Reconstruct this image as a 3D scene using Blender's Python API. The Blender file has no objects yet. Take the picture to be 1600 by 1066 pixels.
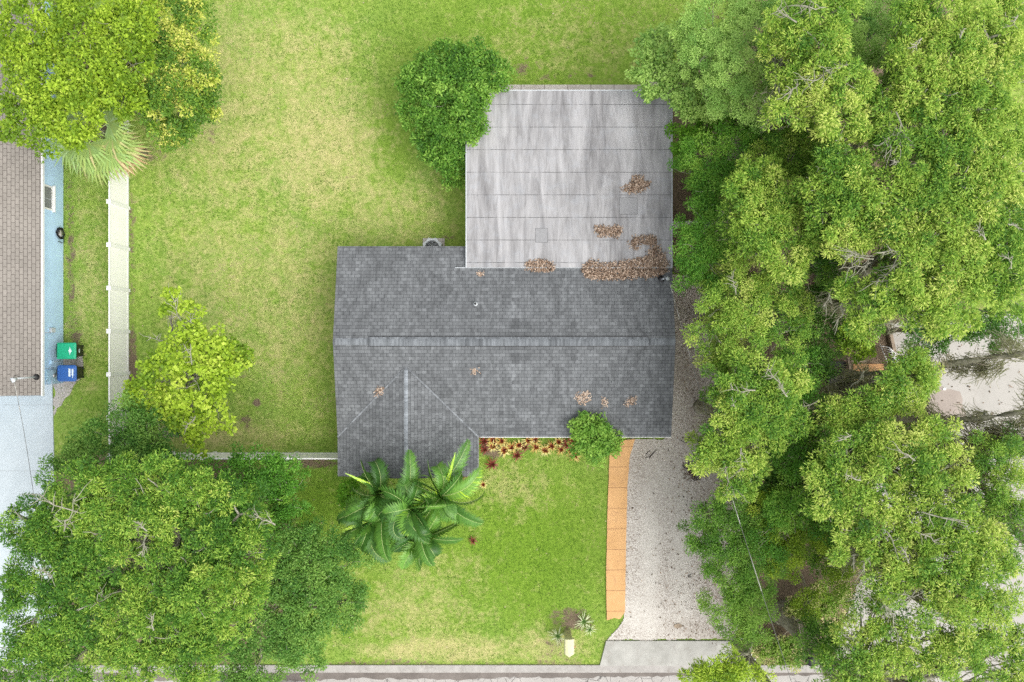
import bpy, bmesh, math, random
import numpy as np
from mathutils import Vector, Matrix
R_ = math.radians
sc = bpy.context.scene
COL = sc.collection
HC = 36.0                      # flying height of the camera, metres
FP = 1278.0                    # focal length in photograph pixels

# ------------------------------------------------------------------ camera
cam_d = bpy.data.cameras.new('camera')
cam_d.sensor_width = 36.0
cam_d.lens = 36.0 * FP / 1600.0
cam_d.clip_start = 0.5
cam_d.clip_end = 600
cam = bpy.data.objects.new('camera', cam_d)
cam.location = (0, 0, HC)
cam.rotation_euler = (0, 0, 0)
COL.objects.link(cam)
sc.camera = cam
# ------------------------------------------------------------------ light
SUN_EL, SUN_AZ = R_(58), R_(122)      # azimuth clockwise from north (+Y)
w = bpy.data.worlds.new('World'); sc.world = w; w.use_nodes = True
nt = w.node_tree; nt.nodes.clear()
sky = nt.nodes.new('ShaderNodeTexSky'); sky.sky_type = 'NISHITA'; sky.sun_disc = False
sky.sun_elevation = SUN_EL; sky.sun_rotation = SUN_AZ; sky.dust_density = 4.0; sky.air_density = 1.0
hs = nt.nodes.new('ShaderNodeHueSaturation'); hs.inputs['Saturation'].default_value = 0.22
bg = nt.nodes.new('ShaderNodeBackground'); bg.inputs['Strength'].default_value = 0.15
wo = nt.nodes.new('ShaderNodeOutputWorld')
nt.links.new(sky.outputs[0], hs.inputs['Color']); nt.links.new(hs.outputs[0], bg.inputs['Color'])
nt.links.new(bg.outputs[0], wo.inputs['Surface'])
sd = bpy.data.lights.new('sun', 'SUN'); sd.energy = 1.05; sd.angle = R_(85); sd.color = (1.0, 0.96, 0.88)
so = bpy.data.objects.new('sun', sd); COL.objects.link(so)
sdir = Vector((math.sin(SUN_AZ)*math.cos(SUN_EL), math.cos(SUN_AZ)*math.cos(SUN_EL), math.sin(SUN_EL)))
so.rotation_euler = sdir.to_track_quat('Z', 'Y').to_euler(); so.location = sdir*80
sc.view_settings.view_transform = 'Standard'; sc.view_settings.look = 'None'
sc.view_settings.gamma = 1.0; sc.view_settings.exposure = 0.88
sc.cycles.max_bounces = 6; sc.cycles.diffuse_bounces = 4; sc.cycles.glossy_bounces = 2
sc.cycles.transmission_bounces = 4; sc.cycles.transparent_max_bounces = 4
sc.cycles.use_denoising = False

# ------------------------------------------------------------------ helpers
def P(px, py, z=0.0):
    """true position of a point seen in the photograph at height z"""
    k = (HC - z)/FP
    return Vector(((px-800)*k, -(py-533)*k, z))

def tag(o, label=None, cat=None, group=None, kind=None):
    if label: o['label'] = label
    if cat: o['category'] = cat
    if group: o['group'] = group
    if kind: o['kind'] = kind
    return o

def thing(name, loc, label, cat, group=None, rz=0.0):
    o = bpy.data.objects.new(name, None); o.empty_display_size = 0.3
    o.location = loc; o.rotation_euler = (0, 0, rz); COL.objects.link(o)
    return tag(o, label, cat, group)

def link_mesh(name, me, mat=None, parent=None):
    if mat is not None:
        for m in (mat if isinstance(mat, (list, tuple)) else [mat]): me.materials.append(m)
    o = bpy.data.objects.new(name, me); COL.objects.link(o)
    if parent is not None: o.parent = parent
    return o

class MB:
    """collects shapes; world coordinates unless origin given"""
    def __init__(s): s.v = []; s.f = []; s.uv = []; s.mi = []; s.sm = []
    def face(s, pts, uv=None, mi=0, smooth=False):
        b = len(s.v); s.v += [tuple(p) for p in pts]; s.f.append(tuple(range(b, b+len(pts))))
        s.uv.append(uv if uv else [(p[0], p[1]) for p in pts]); s.mi.append(mi); s.sm.append(smooth)
    def raw(s, vs, fs, mi=0, smooth=False):
        b = len(s.v); s.v += [tuple(p) for p in vs]
        for f in fs:
            s.f.append(tuple(i+b for i in f)); s.uv.append([(vs[i][0], vs[i][1]) for i in f]); s.mi.append(mi); s.sm.append(smooth)
    def box(s, c, d, rz=0.0, mi=0, taper=1.0):
        hx, hy, hz = d[0]/2, d[1]/2, d[2]/2; cs, sn = math.cos(rz), math.sin(rz)
        vs = []
        for z, t in ((-hz, taper), (hz, 1.0)):
            for x, y in ((-hx, -hy), (hx, -hy), (hx, hy), (-hx, hy)):
                x *= t; y *= t
                vs.append((c[0]+x*cs-y*sn, c[1]+x*sn+y*cs, c[2]+z))
        s.raw(vs, [(3,2,1,0), (4,5,6,7), (0,1,5,4), (1,2,6,5), (2,3,7,6), (3,0,4,7)], mi)
    def tube(s, pts, rad, n=8, mi=0, caps=True):
        pts = [Vector(p) for p in pts]; m = len(pts)
        if not hasattr(rad, '__len__'): rad = [rad]*m
        vs = []; up = Vector((0.13, 0.21, 1)).normalized()
        for i, p in enumerate(pts):
            t = (pts[min(i+1, m-1)] - pts[max(i-1, 0)])
            t = t.normalized() if t.length > 1e-9 else Vector((0, 0, 1))
            a = up if abs(t.dot(up)) < 0.9 else Vector((1, 0, 0))
            u = t.cross(a).normalized(); v = t.cross(u)
            for k in range(n):
                an = 2*math.pi*k/n; vs.append(tuple(p + (u*math.cos(an)+v*math.sin(an))*rad[i]))
        fs = []
        for i in range(m-1):
            for k in range(n):
                fs.append((i*n+k, i*n+(k+1) % n, (i+1)*n+(k+1) % n, (i+1)*n+k))
        if caps: fs.append(tuple(range(n-1, -1, -1))); fs.append(tuple((m-1)*n+k for k in range(n)))
        s.raw(vs, fs, mi, True)
    def prism(s, outline, z0, z1, mi=0, inset=0.0):
        n = len(outline); cx = sum(p[0] for p in outline)/n; cy = sum(p[1] for p in outline)/n
        lo = [(p[0], p[1], z0) for p in outline]
        hi = [(cx+(p[0]-cx)*(1-inset), cy+(p[1]-cy)*(1-inset), z1) for p in outline]
        s.raw(lo+hi, [tuple(range(n-1, -1, -1)), tuple(range(n, 2*n))] + [(i, (i+1) % n, n+(i+1) % n, n+i) for i in range(n)], mi)
    def build(s, name, mat=None, parent=None, bevel=0.0, seg=2):
        off = parent_world(parent)
        vs = [(a[0]-off[0], a[1]-off[1], a[2]-off[2]) for a in s.v]
        me = bpy.data.meshes.new(name); me.from_pydata(vs, [], s.f)
        uvl = me.uv_layers.new(name='UVMap'); flat = [c for u in s.uv for p in u for c in p]
        uvl.data.foreach_set('uv', flat)
        me.polygons.foreach_set('material_index', s.mi); me.polygons.foreach_set('use_smooth', s.sm)
        me.update()
        o = link_mesh(name, me, mat, parent)
        if bevel:
            b = o.modifiers.new('bevel', 'BEVEL'); b.width = bevel; b.segments = seg; b.limit_method = 'ANGLE'
        return o

def parent_world(p):
    v = Vector((0, 0, 0))
    while p is not None: v += p.location; p = p.parent
    return v

def quads_mesh(name, V, tint, mat, parent=None):
    """V: (N,4,3) world quads, tint: (N,) per face"""
    off = np.array(parent_world(parent)); V = (V - off).astype(np.float32); n = V.shape[0]
    me = bpy.data.meshes.new(name)
    me.vertices.add(4*n); me.vertices.foreach_set('co', V.reshape(-1))
    me.loops.add(4*n); me.loops.foreach_set('vertex_index', np.arange(4*n, dtype=np.int32))
    me.polygons.add(n); me.polygons.foreach_set('loop_start', np.arange(0, 4*n, 4, dtype=np.int32))
    me.polygons.foreach_set('loop_total', np.full(n, 4, dtype=np.int32))
    at = me.attributes.new('tint', 'FLOAT', 'FACE'); at.data.foreach_set('value', np.clip(tint, 0, 1).astype(np.float32))
    me.update(calc_edges=True)
    return link_mesh(name, me, mat, parent)

def nrm(a): return a/np.maximum(np.linalg.norm(a, axis=-1, keepdims=True), 1e-9)

def leaf_quads(p, d, up, L, W, droop=0.12, fat=0.45):
    d = nrm(d); s = nrm(np.cross(d, up)); L = L[:, None]; W = W[:, None]
    nn = np.cross(s, d)
    a = p; b = p + d*L*fat + s*W*0.5 + nn*W*0.18
    c = p + d*L + np.array([0, 0, -1.0])*L*droop
    e = p + d*L*fat - s*W*0.5 + nn*W*0.18
    return np.stack([a, b, c, e], axis=1)

# ------------------------------------------------------------------ materials
class MT:
    def __init__(s, name, rough=0.8, spec=0.3, metal=0.0):
        s.m = bpy.data.materials.new(name); s.m.use_nodes = True; s.t = s.m.node_tree
        s.b = s.t.nodes['Principled BSDF']; s.b.inputs['Roughness'].default_value = rough
        s.b.inputs['Specular IOR Level'].default_value = spec; s.b.inputs['Metallic'].default_value = metal
        s.out = s.t.nodes['Material Output']
    def n(s, ty, ins=None, **kw):
        nd = s.t.nodes.new('ShaderNode'+ty)
        for k, v in kw.items(): setattr(nd, k, v)
        for k, v in (ins or {}).items(): s.put(nd.inputs[k], v)
        return nd
    def put(s, sock, v):
        if isinstance(v, bpy.types.NodeSocket): s.t.links.new(v, sock)
        elif isinstance(v, bpy.types.Node): s.t.links.new(v.outputs[0], sock)
        else:
            if isinstance(v, (tuple, list)) and len(v) == 3 and sock.type == 'RGBA': v = (*v, 1)
            sock.default_value = v
    def coord(s, kind='Object', scale=None, rot=None):
        c = s.n('TexCoord').outputs[kind]
        if scale or rot:
            mp = s.n('Mapping', {'Vector': c}); 
            if scale: mp.inputs['Scale'].default_value = scale
            if rot: mp.inputs['Rotation'].default_value = rot
            c = mp.outputs[0]
        return c
    def noise(s, vec, scale, detail=4, rough=0.6, dist=0.0):
        return s.n('TexNoise', {'Vector': vec, 'Scale': scale, 'Detail': detail, 'Roughness': rough, 'Distortion': dist}).outputs['Fac']
    def ramp(s, fac, stops, interp='LINEAR'):
        r = s.n('ValToRGB'); s.put(r.inputs[0], fac); e = r.color_ramp; e.interpolation = interp
        while len(e.elements) < len(stops): e.elements.new(0.5)
        for i, (p, c) in enumerate(stops):
            e.elements[i].position = p
            if not hasattr(c, '__len__'): c = (c, c, c)
            e.elements[i].color = (*c, 1)
        return r.outputs[0]
    def mix(s, f, a, b, mode='MIX'):
        m = s.n('Mix', data_type='RGBA', blend_type=mode)
        s.put(m.inputs[0], f); s.put(m.inputs[6], a); s.put(m.inputs[7], b); return m.outputs[2]
    def math(s, op, a, b=0.0, clamp=False):
        m = s.n('Math', operation=op, use_clamp=clamp); s.put(m.inputs[0], a); s.put(m.inputs[1], b); return m.outputs[0]
    def base(s, c): s.put(s.b.inputs['Base Color'], c); return s
    def bump(s, h, st=0.4, dist=0.02):
        b = s.n('Bump', {'Height': h, 'Strength': st, 'Distance': dist}); s.t.links.new(b.outputs[0], s.b.inputs['Normal']); return s

def plain(name, c, rough=0.6, spec=0.3, metal=0.0, var=0.12, scale=6.0):
    t = MT(name, rough, spec, metal); v = t.noise(t.coord(), scale, 5)
    lo = tuple(max(0, x*(1-var)) for x in c); hi = tuple(min(1, x*(1+var)) for x in c)
    t.base(t.ramp(v, [(0.3, lo), (0.7, hi)])); return t.m

def leafmat(name, stops, trans=0.35, rough=0.5, spec=0.25):
    t = MT(name, rough, spec)
    a = t.n('Attribute', attribute_name='tint').outputs['Fac']
    c = t.ramp(a, stops); t.base(c)
    tr = t.n('BsdfTranslucent', {'Color': t.mix(0.5, c, (0.25, 0.42, 0.03), 'MIX')})
    mx = t.n('MixShader', {0: trans, 1: t.b.outputs[0], 2: tr.outputs[0]})
    t.t.links.new(mx.outputs[0], t.out.inputs['Surface']); return t.m

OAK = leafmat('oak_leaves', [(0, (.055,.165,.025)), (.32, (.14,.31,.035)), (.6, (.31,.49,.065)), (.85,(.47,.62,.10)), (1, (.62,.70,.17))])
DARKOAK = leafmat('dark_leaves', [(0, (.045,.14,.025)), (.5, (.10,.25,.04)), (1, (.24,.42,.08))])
FINE = leafmat('fine_leaves', [(0, (.055,.18,.02)), (.5, (.13,.34,.035)), (1, (.34,.56,.08))])
EAR = leafmat('pale_round_leaves', [(0, (.10,.26,.05)), (.5, (.25,.46,.10)), (1, (.50,.72,.18))])
LIME = leafmat('lime_leaves', [(0, (.15,.27,.02)), (.5, (.38,.55,.04)), (1, (.62,.74,.11))])
YELLOW = leafmat('yellow_tipped_leaves', [(0, (.08,.18,.03)), (.4, (.18,.34,.04)), (.6, (.44,.55,.06)), (1, (.78,.76,.20))])
BUSH = leafmat('bush_leaves', [(0, (.045,.14,.018)), (.5, (.13,.30,.035)), (1, (.33,.55,.09))])
BRIGHT = leafmat('bright_leaves', [(0, (.07,.22,.015)), (.5, (.17,.42,.03)), (1, (.32,.58,.06))])
PALMG = leafmat('palm_leaflets', [(0, (.022,.08,.016)), (.5, (.075,.20,.032)), (.85, (.19,.40,.06)), (1, (.50,.76,.05))], 0.25, 0.4, 0.4)
SABAL = leafmat('fan_palm_leaves', [(0, (.50,.34,.18)), (.25, (.55,.45,.24)), (.4, (.34,.44,.12)), (.7, (.30,.45,.14)), (1, (.46,.60,.32))], 0.2)
MOSS = leafmat('moss_strands', [(0, (.26,.225,.16)), (.5, (.42,.38,.28)), (1, (.60,.57,.44))], 0.3, 0.9, 0.1)
LITTER = leafmat('dead_leaves', [(0, (.045,.03,.02)), (.3, (.17,.11,.075)), (.6, (.37,.26,.19)), (1, (.66,.53,.42))], 0.1, 0.8, 0.1)
BROM = leafmat('bromeliad_leaves', [(0, (.10,.02,.015)), (.3, (.22,.04,.02)), (.55, (.36,.13,.03)), (.75, (.58,.46,.10)), (1, (.72,.66,.28))], 0.15, 0.4, 0.4)
SPIKE = leafmat('striped_leaves', [(0, (.07,.16,.04)), (.6, (.20,.34,.10)), (1, (.62,.66,.42))], 0.2)
GRASS = leafmat('grass_blades', [(0, (.09,.19,.018)), (.3, (.18,.33,.035)), (.55, (.31,.41,.085)), (.78, (.46,.47,.17)), (1, (.60,.51,.29))], 0.3, 0.6)

def bark(name, c1, c2):
    t = MT(name, 0.95, 0.1); v = t.coord('Object', (1, 1, 0.35))
    n1 = t.noise(v, 9, 8, 0.7, 0.4); n2 = t.noise(v, 1.7, 3)
    c = t.mix(n2, t.ramp(n1, [(.35, c1), (.65, c2)]), (.22,.24,.15))
    t.base(c); t.bump(n1, 0.8, 0.05); return t.m
BARK = bark('bark', (.19,.16,.125), (.50,.45,.38))
TWIG = bark('pale_twig_bark', (.28,.255,.21), (.52,.48,.42))

def shingle(name, cols, row=0.142, tab=0.25, mort=(.05,.052,.055), msz=0.008, var=None, stain=(.85, 1.12), streak=True, con=.17):
    t = MT(name, 0.93, 0.12); uv = t.coord('UV')
    def br(wd, off, freq, c1, c2, ms, bias=0.0):
        b = t.n('TexBrick', {'Vector': uv, 'Color1': c1, 'Color2': c2, 'Mortar': mort, 'Scale': 1.0, 'Mortar Size': ms,
                             'Mortar Smooth': 0.3, 'Bias': bias, 'Brick Width': wd, 'Row Height': row}, offset=off, offset_frequency=freq)
        return b
    b1 = br(tab, 0.5, 2, cols[0], cols[1], msz)
    b2 = br(tab*0.53, 0.37, 3, (1-con,1-con,1-con), (1+con*.9,1+con*.9,1+con*.9), 0.0)
    b2.inputs['Mortar'].default_value = (1, 1, 1, 1)
    b3 = br(tab*1.71, 0.23, 5, (1-con*.6,1-con*.6,1-con*.6), (1+con*.6,1+con*.6,1+con*.6), 0.0)
    n1 = t.noise(uv, 0.5, 6, 0.65); n2 = t.noise(uv, 60, 3, 0.7); n5 = t.noise(t.coord('UV', (4.2, 1.1, 1)), 1.0, 5, .7, .5)
    c = t.mix(1.0, b1.outputs[0], b2.outputs[0], 'MULTIPLY'); c = t.mix(1.0, c, b3.outputs[0], 'MULTIPLY')
    c = t.mix(1.0, c, t.ramp(n1, [(.3, stain[0]), (.7, stain[1])]), 'MULTIPLY')
    c = t.mix(1.0, c, t.ramp(n2, [(.3, .80), (.7, 1.2)]), 'MULTIPLY')
    if streak: c = t.mix(1.0, c, t.ramp(n5, [(.38, .80), (.62, 1.17)]), 'MULTIPLY')
    t.base(c)
    h = t.math('MULTIPLY', b1.outputs['Fac'], -1.0); t.bump(t.math('ADD', h, t.math('MULTIPLY', n2, 0.4)), 0.35, 0.01)
    return t.m
ROOF = shingle('charcoal_shingles', [(.126,.132,.137), (.158,.166,.172)], msz=.010, mort=(.072,.076,.08), con=.12)
NROOF = shingle('tan_shingles', [(.245,.225,.20), (.275,.252,.225)], 0.15, 0.30, (.11,.095,.085), 0.012, stain=(.90, 1.06), streak=False, con=.04)
CAP = shingle('ridge_cap_shingles', [(.145,.156,.166), (.175,.188,.20)], 0.30, 0.14, (.09,.10,.11), 0.006)

def membrane():
    t = MT('roof_membrane', 0.75, 0.25); ob = t.coord('Object')
    st = t.coord('Object', (1.0, 0.16, 1.0)); n1 = t.noise(st, 1.2, 8, 0.62, 1.3)
    n2 = t.noise(ob, 2.5, 8, 0.7, 0.6); n3 = t.noise(t.coord('Object', (1, .12, 1)), 5.0, 8, 0.75, 0.8)
    c = t.ramp(n1, [(.34, (.14,.137,.14)), (.48, (.27,.266,.268)), (.64, (.42,.415,.418))])
    c = t.mix(0.42, c, t.ramp(n3, [(.36, (.15,.145,.145)), (.60, (.43,.425,.43))]))
    c = t.mix(t.ramp(n2, [(.5, 0.0), (.75, .35)]), c, (.36,.39,.43))
    sx = t.n('SeparateXYZ', {0: ob}); y = t.math('DIVIDE', t.math('ADD', sx.outputs['Y'], 0.02), 0.914)
    y = t.math('ADD', y, t.math('MULTIPLY', t.noise(ob, 3.0, 2), 0.012))
    fr = t.math('FRACT', y); line = t.math('LESS_THAN', t.math('ABSOLUTE', t.math('SUBTRACT', fr, 0.5)), 0.011)
    gate = t.ramp(t.noise(t.coord('Object', (1, 3, 1)), 1.6, 4, .8), [(.42, .35), (.52, 1.0)])
    c = t.mix(t.math('MULTIPLY', line, gate), c, (.07,.07,.07))
    low = t.math('LESS_THAN', fr, 0.5)
    t.base(c); t.bump(t.math('ADD', t.math('MULTIPLY', n3, .5), t.math('MULTIPLY', t.math('GREATER_THAN', fr, .5), .3)), 0.25, 0.02); return t.m
MEMB = membrane()

def concrete(name, c1, c2, scale=1.5, dark=None, joint=None, jcol=(.12,.10,.08)):
    t = MT(name, 0.9, 0.2); ob = t.coord('Object')
    n1 = t.noise(ob, scale, 9, 0.7, 0.4); n2 = t.noise(ob, 45, 3, 0.7)
    c = t.ramp(n1, [(.3, c1), (.7, c2)]); c = t.mix(1.0, c, t.ramp(n2, [(.3, .86), (.7, 1.12)]), 'MULTIPLY')
    if dark:
        n3 = t.noise(ob, scale*1.9, 7, 0.75, 1.0); c = t.mix(t.ramp(n3, [(.54, 0.0), (.68, .7)]), c, dark)
    if joint:
        for ax, per, off, wd in joint:
            sx = t.n('SeparateXYZ', {0: ob}); fr = t.math('FRACT', t.math('ADD', t.math('DIVIDE', sx.outputs[ax], per), off))
            ln = t.math('LESS_THAN', t.math('ABSOLUTE', t.math('SUBTRACT', fr, 0.5)), wd/per/2)
            c = t.mix(t.math('MULTIPLY', ln, .8), c, jcol)
    t.base(c); t.bump(t.math('ADD', n1, t.math('MULTIPLY', n2, .4)), 0.25, 0.02); return t.m

def road_mat(name, c1, c2, crack=True):
    t = MT(name, 0.95, 0.15); ob = t.coord('Object'); n1 = t.noise(ob, .9, 8, .7); n2 = t.noise(ob, 70, 3, .8)
    c = t.mix(1.0, t.ramp(n1, [(.3, c1), (.7, c2)]), t.ramp(n2, [(.3, .75), (.7, 1.22)]), 'MULTIPLY')
    if crack:
        wv = t.mix(0.12, ob, t.n('TexNoise', {'Vector': ob, 'Scale': 3.0, 'Detail': 5}).outputs['Color'])
        vo = t.n('TexVoronoi', {'Vector': wv, 'Scale': 2.4}, feature='DISTANCE_TO_EDGE').outputs['Distance']
        k = t.math('MULTIPLY', t.math('LESS_THAN', vo, .018), t.ramp(t.noise(ob, .7, 3), [(.45, 0), (.55, .85)]))
        c = t.mix(k, c, (.09,.085,.08))
    t.base(c); t.bump(n2, .4, .01); return t.m

def gravel_mat():
    t = MT('pale_gravel', 0.95, 0.15); ob = t.coord('Object')
    v1 = t.n('TexVoronoi', {'Vector': ob, 'Scale': 24.0, 'Randomness': 1.0}); v2 = t.n('TexVoronoi', {'Vector': ob, 'Scale': 46.0})
    g = t.n('SeparateColor', {0: v1.outputs['Color']}).outputs[0]
    g2 = t.n('SeparateColor', {0: v2.outputs['Color']}).outputs[1]
    c = t.ramp(g, [(0, (.26,.22,.18)), (.14, (.42,.385,.34)), (.5, (.49,.46,.415)), (1, (.60,.57,.52))])
    c = t.mix(t.ramp(g2, [(.86, 0.0), (.90, .8)]), c, (.14,.10,.08))
    big = t.noise(ob, .35, 5, .6, .4)
    at = t.n('Attribute', attribute_name='zone'); z = t.n('SeparateColor', {0: at.outputs['Color']})
    dirt = t.math('ADD', z.outputs[0], t.math('MULTIPLY', t.math('SUBTRACT', big, .5), 1.2), True)
    grn = t.noise(ob, 9, 4, .7)
    k = t.math('MULTIPLY', t.ramp(grn, [(.38, 0.25), (.6, 1.0)]), dirt)
    c = t.mix(t.math('MULTIPLY', z.outputs[1], .55), c, (.60,.575,.52)); c = t.mix(t.math('MULTIPLY', k, .75), c, (.19,.15,.12))
    t.base(c); t.bump(v1.outputs['Distance'], -.55, .03); return t.m

def lawn_mat():
    t = MT('lawn', 0.95, 0.1); ob = t.coord('Object')
    at = t.n('Attribute', attribute_name='zone'); z = t.n('SeparateColor', {0: at.outputs['Color']})
    n1 = t.noise(ob, .45, 7, .68, .5); n2 = t.noise(ob, 1.7, 8, .78, .4); n3 = t.noise(ob, 6, 7, .78); n4 = t.noise(ob, 45, 4, .85)
    g = t.ramp(n3, [(.34, (.12,.20,.025)), (.5, (.23,.33,.055)), (.66, (.36,.44,.11))])
    g = t.mix(t.ramp(n1, [(.35, 0), (.7, .6)]), g, (.17,.29,.06))
    g = t.mix(z.outputs[2], g, t.ramp(n3, [(.3, (.09,.18,.015)), (.7, (.20,.33,.035))]))
    fs = t.math('ADD', t.math('MULTIPLY', n2, .95), t.math('MULTIPLY', n3, .35))
    fs = t.math('ADD', fs, t.math('MULTIPLY', t.math('SUBTRACT', z.outputs[1], .5), .30))
    fs = t.ramp(fs, [(.55, 0), (.80, .8)])
    c = t.mix(fs, g, t.ramp(n4, [(.3, (.33,.29,.10)), (.7, (.60,.53,.28))]))
    so_ = t.math('ADD', z.outputs[0], t.math('MULTIPLY', t.math('SUBTRACT', n2, .5), 1.3))
    so_ = t.math('ADD', so_, t.math('MULTIPLY', t.math('SUBTRACT', n3, .5), .8))
    c = t.mix(t.ramp(so_, [(.42, 0), (.62, 1)]), c, t.ramp(n4, [(.3, (.085,.065,.045)), (.7, (.25,.19,.13))]))
    c = t.mix(1.0, c, t.ramp(n4, [(.3, .82), (.7, 1.18)]), 'MULTIPLY')
    t.base(c); t.bump(t.math('ADD', n4, n3), .5, .04); return t.m

WHITE = plain('white_paint', (.78,.78,.76), .5, var=.04)
VINYL = MT('white_vinyl', .45, .35)
_ob = VINYL.coord('Object', (1, 1, .4)); VINYL.base(VINYL.ramp(VINYL.noise(_ob, 1.6, 5), [(.3, (.86,.85,.82)), (.7, (.92,.91,.88))])); VINYL = VINYL.m
BLUEWALL = plain('pale_blue_stucco', (.50,.70,.90), .85, .2, var=.07, scale=1.2)
BEIGE = plain('beige_stucco', (.62,.56,.46), .9, .2)
METAL = plain('galvanised_metal', (.55,.55,.55), .4, .5, .6)
GREYBOX = plain('grey_metal_paint', (.50,.53,.55), .5, .4)
BLACKP = plain('black_plastic', (.022,.022,.024), .45, .4, var=.3)
GREENP = plain('green_plastic', (.015,.36,.19), .45, .4, var=.1)
BLUEP = plain('blue_plastic', (.03,.11,.36), .45, .4, var=.1)
DECAL = plain('white_decal', (.62,.70,.74), .5)
DARKGLASS = plain('window_glass', (.10,.11,.11), .1, .6)
SCREEN = plain('window_screen', (.20,.21,.20), .7, .2)
RUBBER = plain('rubber', (.02,.02,.02), .8, .2)
PIPEW = plain('white_pvc', (.75,.75,.73), .4)
MAILM = plain('cream_plastic', (.50,.48,.25), .5, .3, var=.12, scale=4)
MAILTOP = plain('cream_plastic_pale', (.60,.585,.35), .5, .3, var=.06)  # paler cream for the box than for the post
CARPAINT = plain('black_car_paint', (.012,.012,.014), .15, .6)
WOODG = plain('weathered_wood', (.30,.24,.18), .9, .1, var=.35, scale=9)
PLY = plain('orange_plywood', (.56,.31,.15), .85, .1, var=.2, scale=3)
CABLE = plain('cable_black_grey', (.16,.16,.15), .6)
CABLEW = plain('cable_wrap_pale', (.42,.41,.38), .6)
FASCIA = plain('white_fascia', (.72,.73,.72), .5, var=.05)
POLEW = bark('creosote_pole', (.20,.185,.135), (.40,.375,.28))

# ------------------------------------------------------------------ setting
def blobfield(X, Y, blobs):
    f = np.zeros_like(X)
    for (px, py, rx, ry, s) in blobs:
        c = P(px, py); rx_ = rx*HC/FP; ry_ = ry*HC/FP
        d = ((X-c.x)/rx_)**2 + ((Y-c.y)/ry_)**2
        f = np.maximum(f, s*np.exp(-np.power(d, 1.5)*.7)) if s > 0 else f + s*np.exp(-d)
    return f

def sheet(name, xs, ys, mat, zf, z, label, blobs3, mask=None, kind='structure'):
    X, Y = np.meshgrid(xs, ys); nx, ny = len(xs), len(ys)
    Z = z + zf(X, Y); V = np.stack([X, Y, Z], -1).reshape(-1, 3)
    idx = np.arange(nx*ny).reshape(ny, nx)
    F = np.stack([idx[:-1, :-1], idx[:-1, 1:], idx[1:, 1:], idx[1:, :-1]], -1).reshape(-1, 4)
    if mask is not None:
        cx = V[F].mean(1); F = F[mask(cx[:, 0], cx[:, 1])]
    me = bpy.data.meshes.new(name); me.from_pydata(V.tolist(), [], F.tolist())
    ca = me.attributes.new('zone', 'FLOAT_COLOR', 'POINT'); c = np.zeros((nx*ny, 4), np.float32); c[:, 3] = 1
    for i, b in enumerate(blobs3): c[:, i] = np.clip(blobfield(X, Y, b), 0, 1).reshape(-1)
    ca.data.foreach_set('color', c.reshape(-1)); me.update()
    for p in me.polygons: p.use_smooth = True
    return tag(link_mesh(name, me, mat), label, kind=kind)

SOIL = [(1330,300,190,700,1.0), (1330,800,170,420,.95), (1060,330,28,70,1.0), (1105,180,70,90,.9), (1300,960,110,70,.25),
        (206,570,10,75,.75), (206,370,9,80,.55), (206,460,7,60,.5), (110,400,9,170,.52), (108,300,9,60,.5), (118,520,12,40,.55),
        (200,740,220,36,.85), (260,900,220,170,1.0), (480,722,60,12,.7), (590,800,70,55,.5), (150,225,60,50,.8),
        (235,240,40,22,.45), (330,190,24,60,.42), (70,100,120,120,.8), (400,630,10,8,.7), (383,660,14,18,.55), (375,590,14,10,.5),
        (700,640,10,10,.1), (760,330,30,60,.0), (735,290,14,50,.5), (700,372,24,8,.5), (895,968,46,22,.62), (865,1005,24,14,.5), (880,1025,60,10,.5),
        (800,716,70,8,.35), (770,700,30,20,.7), (735,790,20,30,.3), (545,275,16,10,.4), (900,120,100,10,.45), (820,105,30,20,.5),
        (600,1036,130,7,.55), (800,1037,160,5,.45), (1170,1010,26,20,.5), (1200,1030,80,8,.6)]
DRY = [(380,180,160,170,.62), (500,230,90,110,.85), (480,80,90,60,.6), (330,420,90,120,.5), (450,450,110,150,.55), (600,330,110,60,.5),
       (330,680,140,25,.75), (640,960,110,60,.5), (700,900,60,40,.4), (700,1015,140,20,.9), (860,1010,60,30,.7), (800,760,60,40,.5), (1220,1010,70,25,.9),
       (140,450,30,160,.45), (880,60,140,60,.35), (1330,960,60,50,1.0)]
LUSH = [(820,860,150,130,.95), (560,950,70,60,.7), (850,50,230,90,.75), (610,220,40,60,.6), (150,620,30,50,.4), (500,790,50,60,.9), (650,950,90,50,.4)]
GX0, GX1, GY0, GY1 = -28, 28, -19, 19
xs = np.concatenate([[-160, -80, -45], np.linspace(GX0, GX1, 330), [45, 80, 160]])
ys = np.concatenate([[-160, -80, -40], np.linspace(GY0, GY1, 230), [40, 80, 160]])
rngg = np.random.default_rng(5)
def gz(X, Y):
    inside = (np.abs(X) < 30) & (np.abs(Y) < 22)
    return np.where(inside, .012*np.sin(X*1.7+Y*.6)*np.sin(Y*1.3) - .006, -.02)
LAWN = lawn_mat()
ground = sheet('ground', xs, ys, LAWN, gz, -0.03, 'mottled green and straw lawn around the house', (SOIL, DRY, LUSH))

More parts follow.
